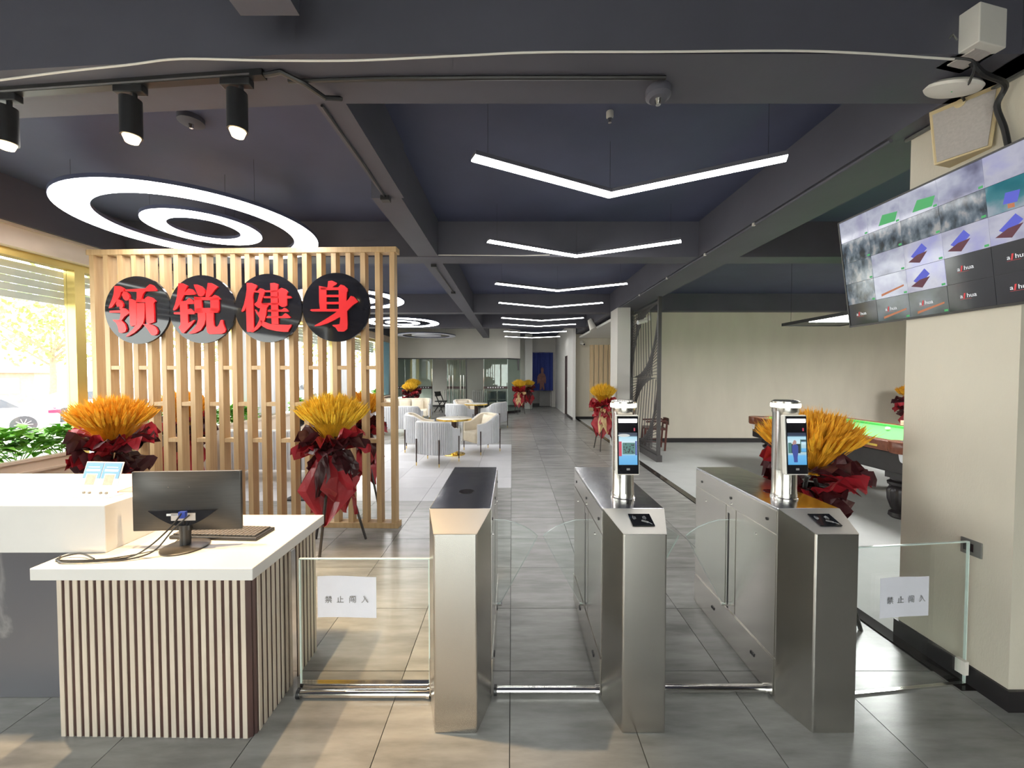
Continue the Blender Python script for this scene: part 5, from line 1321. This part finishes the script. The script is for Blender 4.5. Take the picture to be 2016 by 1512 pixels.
# curtains on the window wall
def curtain(y0, y1, label, mt, x=-4.62):
    t = thing('curtain', label, 'curtain', (x, (y0 + y1) / 2, 0), 0)
    L = y1 - y0
    f = lambda u, v, o=0: (0.035 * math.sin(u * L * 42) * (1 - .2 * v) + o, (u - .5) * L * (0.75 + 0.25 * v if mt == 'teal' else 1), 0.84 + 1.92 * v)
    n = int(L * 60)
    MB().grid(lambda u, v: f(u, v), n, 4).grid(lambda u, v: f(u, v, 0.006), n, 4).build('cloth', mt, t, smooth=True)
    MB().cyl((0, -L / 2 - .05, 2.79), (0, L / 2 + .05, 2.79), 0.012, n=8).build('rod', 'chrome', t)
curtain(6.6, 7.9, 'white curtain on the pier between the windows behind the screen', 'curtwhite')
curtain(10.3, 11.3, 'pale curtain on the farther pier between the windows', 'curtwhite', -4.63)
curtain(13.6, 14.4, 'teal curtain at the far end of the window wall', 'teal')

# ================================================================== PLANTS
def leaf_mesh(name, seed, n, sx, sy, h, ls, mt='leaf'):
    q = random.Random(seed); m = MB()
    for k in range(n):
        a = q.uniform(0, 6.28); el = q.uniform(-0.3, 0.9); L = ls * q.uniform(.7, 1.2); W = L * 0.36
        u = q.random() ** .6; th = q.uniform(0, 6.28)
        p = Vector((sx * u * math.cos(th), sy * u * math.sin(th), h * (0.15 + 0.85 * q.random() * (1 - 0.4 * u * u))))
        d = Vector((math.cos(a) * math.cos(el), math.sin(a) * math.cos(el), math.sin(el))); s = d.cross(Vector((0, 0, 1))).normalized(); nn = s.cross(d)
        m.add([p, p + d * L * .4 + s * W + nn * L * .12, p + d * L - nn * L * .15, p + d * L * .4 - s * W + nn * L * .12, p + d * L * .45], [(0, 1, 4), (1, 2, 4), (2, 3, 4), (3, 0, 4)])
    return m.data(name, mt)
LM = [leaf_mesh('foliage', 30 + k, 150, 0.13, 0.20, 0.30, 0.12) for k in range(3)]
stem = MB()
for k in range(9):
    a = k * 0.7; stem.tube([(0.02 * math.cos(a), 0.02 * math.sin(a), 0), (0.12 * math.cos(a), 0.14 * math.sin(a), 0.16)], 0.004, 5)
stem_me = stem.data('stems', 'leaf')
potm = MB().lathe([(0.07, 0.0), (0.085, 0.02), (0.10, 0.14), (0.105, 0.15)], 20).data('pot', 'cardwhite', True)
ORD = ('nearest', 'second', 'third', 'fourth', 'fifth', 'sixth')
spots = [(3.90 - 0.36 * k, 'leafy green plant in the trough beside the reception counter, %s from the screen' % ORD[k], 'plants by the reception window') for k in range(5)]
spots += [(4.5 + 0.42 * k, 'leafy green plant in the window trough behind the screen, %s from the screen' % ORD[k], 'plants behind the screen') for k in range(6)]
spots += [(y, 'leafy green plant far along the window trough, %s of five from the screen' % ORD[k], 'far window plants') for k, y in enumerate((8.2, 9.4, 10.0, 11.8, 12.9))]
for i, (y, lab, grp) in enumerate(spots):
    p = thing('trough_plant', lab.replace('nearest from', 'nearest to'), 'plant', (-4.58, y, 0.6405), 0, grp)
    link('pot', potm, p); s_ = link('stems', stem_me, p, (0, 0, 0.12)); l_ = link('foliage', LM[i % 3], p, (0, 0, 0.15)); l_['kind'] = 'stuff'

# ================================================================== STREET OUTSIDE
GZ = -0.62
def sedan(loc, rz, paint, label):
    t = thing('parked_car', label, 'car', loc, rz, 'cars parked outside')
    side = [(-2.3, 0.30), (-2.32, 0.62), (-2.2, 0.86), (-1.55, 0.95), (-1.0, 1.36), (-0.55, 1.45), (0.35, 1.44), (0.95, 1.18), (1.15, 0.98), (2.05, 0.86), (2.3, 0.62), (2.28, 0.30), (1.75, 0.26), (-1.75, 0.26)]
    v = []; W = 0.88
    for s in (-1, 1):
        for x, z in side:
            k = 1.0 if z < 0.97 else 1.0 - 0.26 * (z - 0.97) / 0.48
            v.append((x, s * W * k, z))
    n = len(side)
    MB().add(v, [tuple(range(n)), tuple(range(2 * n - 1, n - 1, -1))] + [(i, (i + 1) % n, n + (i + 1) % n, n + i) for i in range(n)]).build('body', paint, t, bevel=0.05, seg=3)
    def win(P, s):
        vs = [(x, s * (W * (1.0 - 0.26 * max(0, z - 0.97) / 0.48) + d), z) for d in (0.0, 0.012) for x, z in P]; k = len(P)
        return MB().add(vs, [tuple(range(k)), tuple(range(2 * k - 1, k - 1, -1))] + [(i, (i + 1) % k, k + (i + 1) % k, k + i) for i in range(k)])
    for s in (-1, 1):
        win([(-1.35, 0.98), (-0.95, 1.30), (-0.55, 1.38), (-0.15, 1.38), (-0.15, 0.98)], s).build('side_window', 'carglass', t)
        win([(-0.08, 0.98), (-0.08, 1.38), (0.3, 1.37), (0.78, 1.18), (0.95, 0.98)], s).build('side_window', 'carglass', t)
        bx(-2.33, -2.0, s * 0.60 - 0.22, s * 0.60 + 0.29 * (1 if s > 0 else 1), 0.70, 0.84).build('tail_light', 'taillight', t, bevel=0.02)
        for x in (-1.42, 1.42):
            w_ = MB().cyl((x, s * 0.72, 0.33), (x, s * 0.90, 0.33), 0.33, n=28).build('wheel', 'tyre', t, smooth=True)
            h_ = MB().cyl((x, s * 0.89, 0.33), (x, s * 0.91, 0.33), 0.06, n=12)
            for q in range(10):
                a = q * math.pi / 5; h_.bar((x + .05 * math.cos(a), s * 0.906, .33 + .05 * math.sin(a)), (x + .22 * math.cos(a), s * 0.906, .33 + .22 * math.sin(a)), 0.035, 0.02)
            h_.build('hubcap', 'chrome', w_)
    MB().add([(-1.52, -0.72, 0.97), (-1.52, 0.72, 0.97), (-1.02, 0.62, 1.345), (-1.02, -0.62, 1.345)], [(0, 1, 2, 3)]).add([(-1.54, -0.72, 0.985), (-1.54, 0.72, 0.985), (-1.04, 0.62, 1.36), (-1.04, -0.62, 1.36)], [(0, 1, 2, 3)]).build('rear_window', 'carglass', t)
    return t
sedan((-19.7, 13.6, GZ), R(-125), 'carwhite', 'white sedan parked outside, rear wheel and pink tail light in view')
sedan((-21.5, 19.3, GZ), R(-95), 'carwhite', 'second white car parked farther along the street')
sedan((-19.2, 10.2, GZ), R(-140), 'carred', 'red car at the left edge of the window')
sedan((-16.5, 22.0, GZ), R(-85), 'carwhite', 'white car glimpsed between the screen slats')
sedan((-17.0, 30.0, GZ), R(-90), 'carwhite', 'white car far along the street seen through the screen')
def tree(loc, h, rad, seed, label, dens=1500):
    q = random.Random(seed); t = thing('street_tree', label, 'tree', loc, 0, 'trees along the street')
    tk = MB(); tk.tube([(0, 0, 0), (0.1, 0.05, h * .25), (0.0, 0.1, h * .45)], [0.16, 0.13, 0.10], 8)
    for k in range(9):
        a = k * 2.4; L = rad * q.uniform(.6, 1.0); z = h * q.uniform(.35, .45)
        tk.tube([(0, 0.08, z), (L * .5 * math.cos(a), L * .5 * math.sin(a), z + h * .16), (L * math.cos(a), L * math.sin(a), z + h * q.uniform(.25, .5))], [0.06, 0.035, 0.012], 6)
    tk.build('trunk', 'bark', t, smooth=True)
    m = MB()
    for k in range(dens):
        th = q.uniform(0, 6.28); u = q.uniform(-1, 1); r = q.random() ** .45
        p = Vector((rad * r * math.cos(th) * math.sqrt(1 - u * u), rad * r * math.sin(th) * math.sqrt(1 - u * u), h * .68 + h * .34 * u * r))
        a = Vector((q.uniform(-1, 1), q.uniform(-1, 1), q.uniform(-1, 1))).normalized(); b = a.orthogonal().normalized(); s = q.uniform(.10, .20)
        m.add([p, p + a * s + b * s * .5, p + a * 2 * s, p + a * s - b * s * .5], [(0, 1, 2, 3)])
    m.build('crown', 'treeleaf', t, kind='stuff')
tree((-24, 20.0, GZ), 7.5, 3.6, 1, 'street tree with pale leaves in the middle of the window', 1300)
tree((-30, 17.0, GZ), 9, 4.4, 2, 'larger street tree at the left edge of the window', 1500)
tree((-22, 30.0, GZ), 8, 4.0, 3, 'street tree seen through the slatted screen')
tree((-15, 33.0, GZ), 7.5, 3.4, 4, 'street tree beyond the far windows')
tree((-13, 46.0, GZ), 9, 4.0, 5, 'street tree far down the street')
fb = thing('street_building', 'low faded red building across the street', 'building', (-42, 27, GZ), R(40))
bx(-6, 6, -3, 3, 0, 2.3).build('wall', 'brickfar', fb); bx(-6.3, 6.3, -3.3, 3.3, 2.3, 2.6).build('roof', 'brickfar', fb)
for k in range(6): bx(-5.4 + 1.9 * k, -4.2 + 1.9 * k, -3.05, -2.98, 0.8, 1.9).build('window', 'cardwhite', fb)

# ================================================================== CEILING CONDUITS
def conduit(pts, r, mt, label, boxes=(), clips=()):
    t = thing('ceiling_conduit', label, 'conduit', pts[0], 0, 'conduits on the ceiling beams')
    o = Vector(pts[0]); MB().tube([Vector(p) - o for p in pts], r, 8).build('pipe', mt, t, smooth=True)
    for b in boxes:
        b = Vector(b) - o; bx(b.x - 0.035, b.x + 0.035, b.y - 0.03, b.y + 0.03, b.z - 0.02, b.z + 0.02).build('junction', mt, t, bevel=0.004)
    for c in clips:
        c = Vector(c) - o; bx(c.x - 0.012, c.x + 0.012, c.y - 0.01, c.y + 0.01, c.z - 0.014, c.z + 0.012).build('clip', 'whiteplastic', t)
conduit([(-1.06, 1.862, 2.988), (-0.6, 1.845, 2.988), (0.0, 1.84, 2.988), (0.72, 1.84, 2.988)], 0.010, 'black', 'dark conduit under the near ceiling beam')
conduit([(-0.985, 2.03, 2.99), (-0.985, 2.6, 2.99), (-1.0, 3.1, 2.99)], 0.008, 'black', 'dark conduit along the left aisle beam above the screen', [(-1.0, 3.08, 2.985)])
conduit([(-1.0, 4.95, 2.99), (-1.0, 6.6, 2.99)], 0.010, 'black', 'dark conduit along the left aisle beam over the seating', [(-1.0, 4.97, 2.985), (-1.0, 6.6, 2.985)])
conduit([(2.25, 2.32, 2.985), (2.25, 5.0, 2.985), (2.25, 8.0, 2.985)], 0.012, 'beam', 'dark conduit with white clips along the right aisle beam', [], [(2.24, y, 2.985) for y in (3.6, 4.5, 5.6, 6.8)])
conduit([(-1.0, 4.63, 3.02), (-0.5, 4.625, 3.015), (0.1, 4.63, 3.012), (0.45, 4.63, 3.02)], 0.006, 'whiteplastic', 'pale wire along the second ceiling beam')
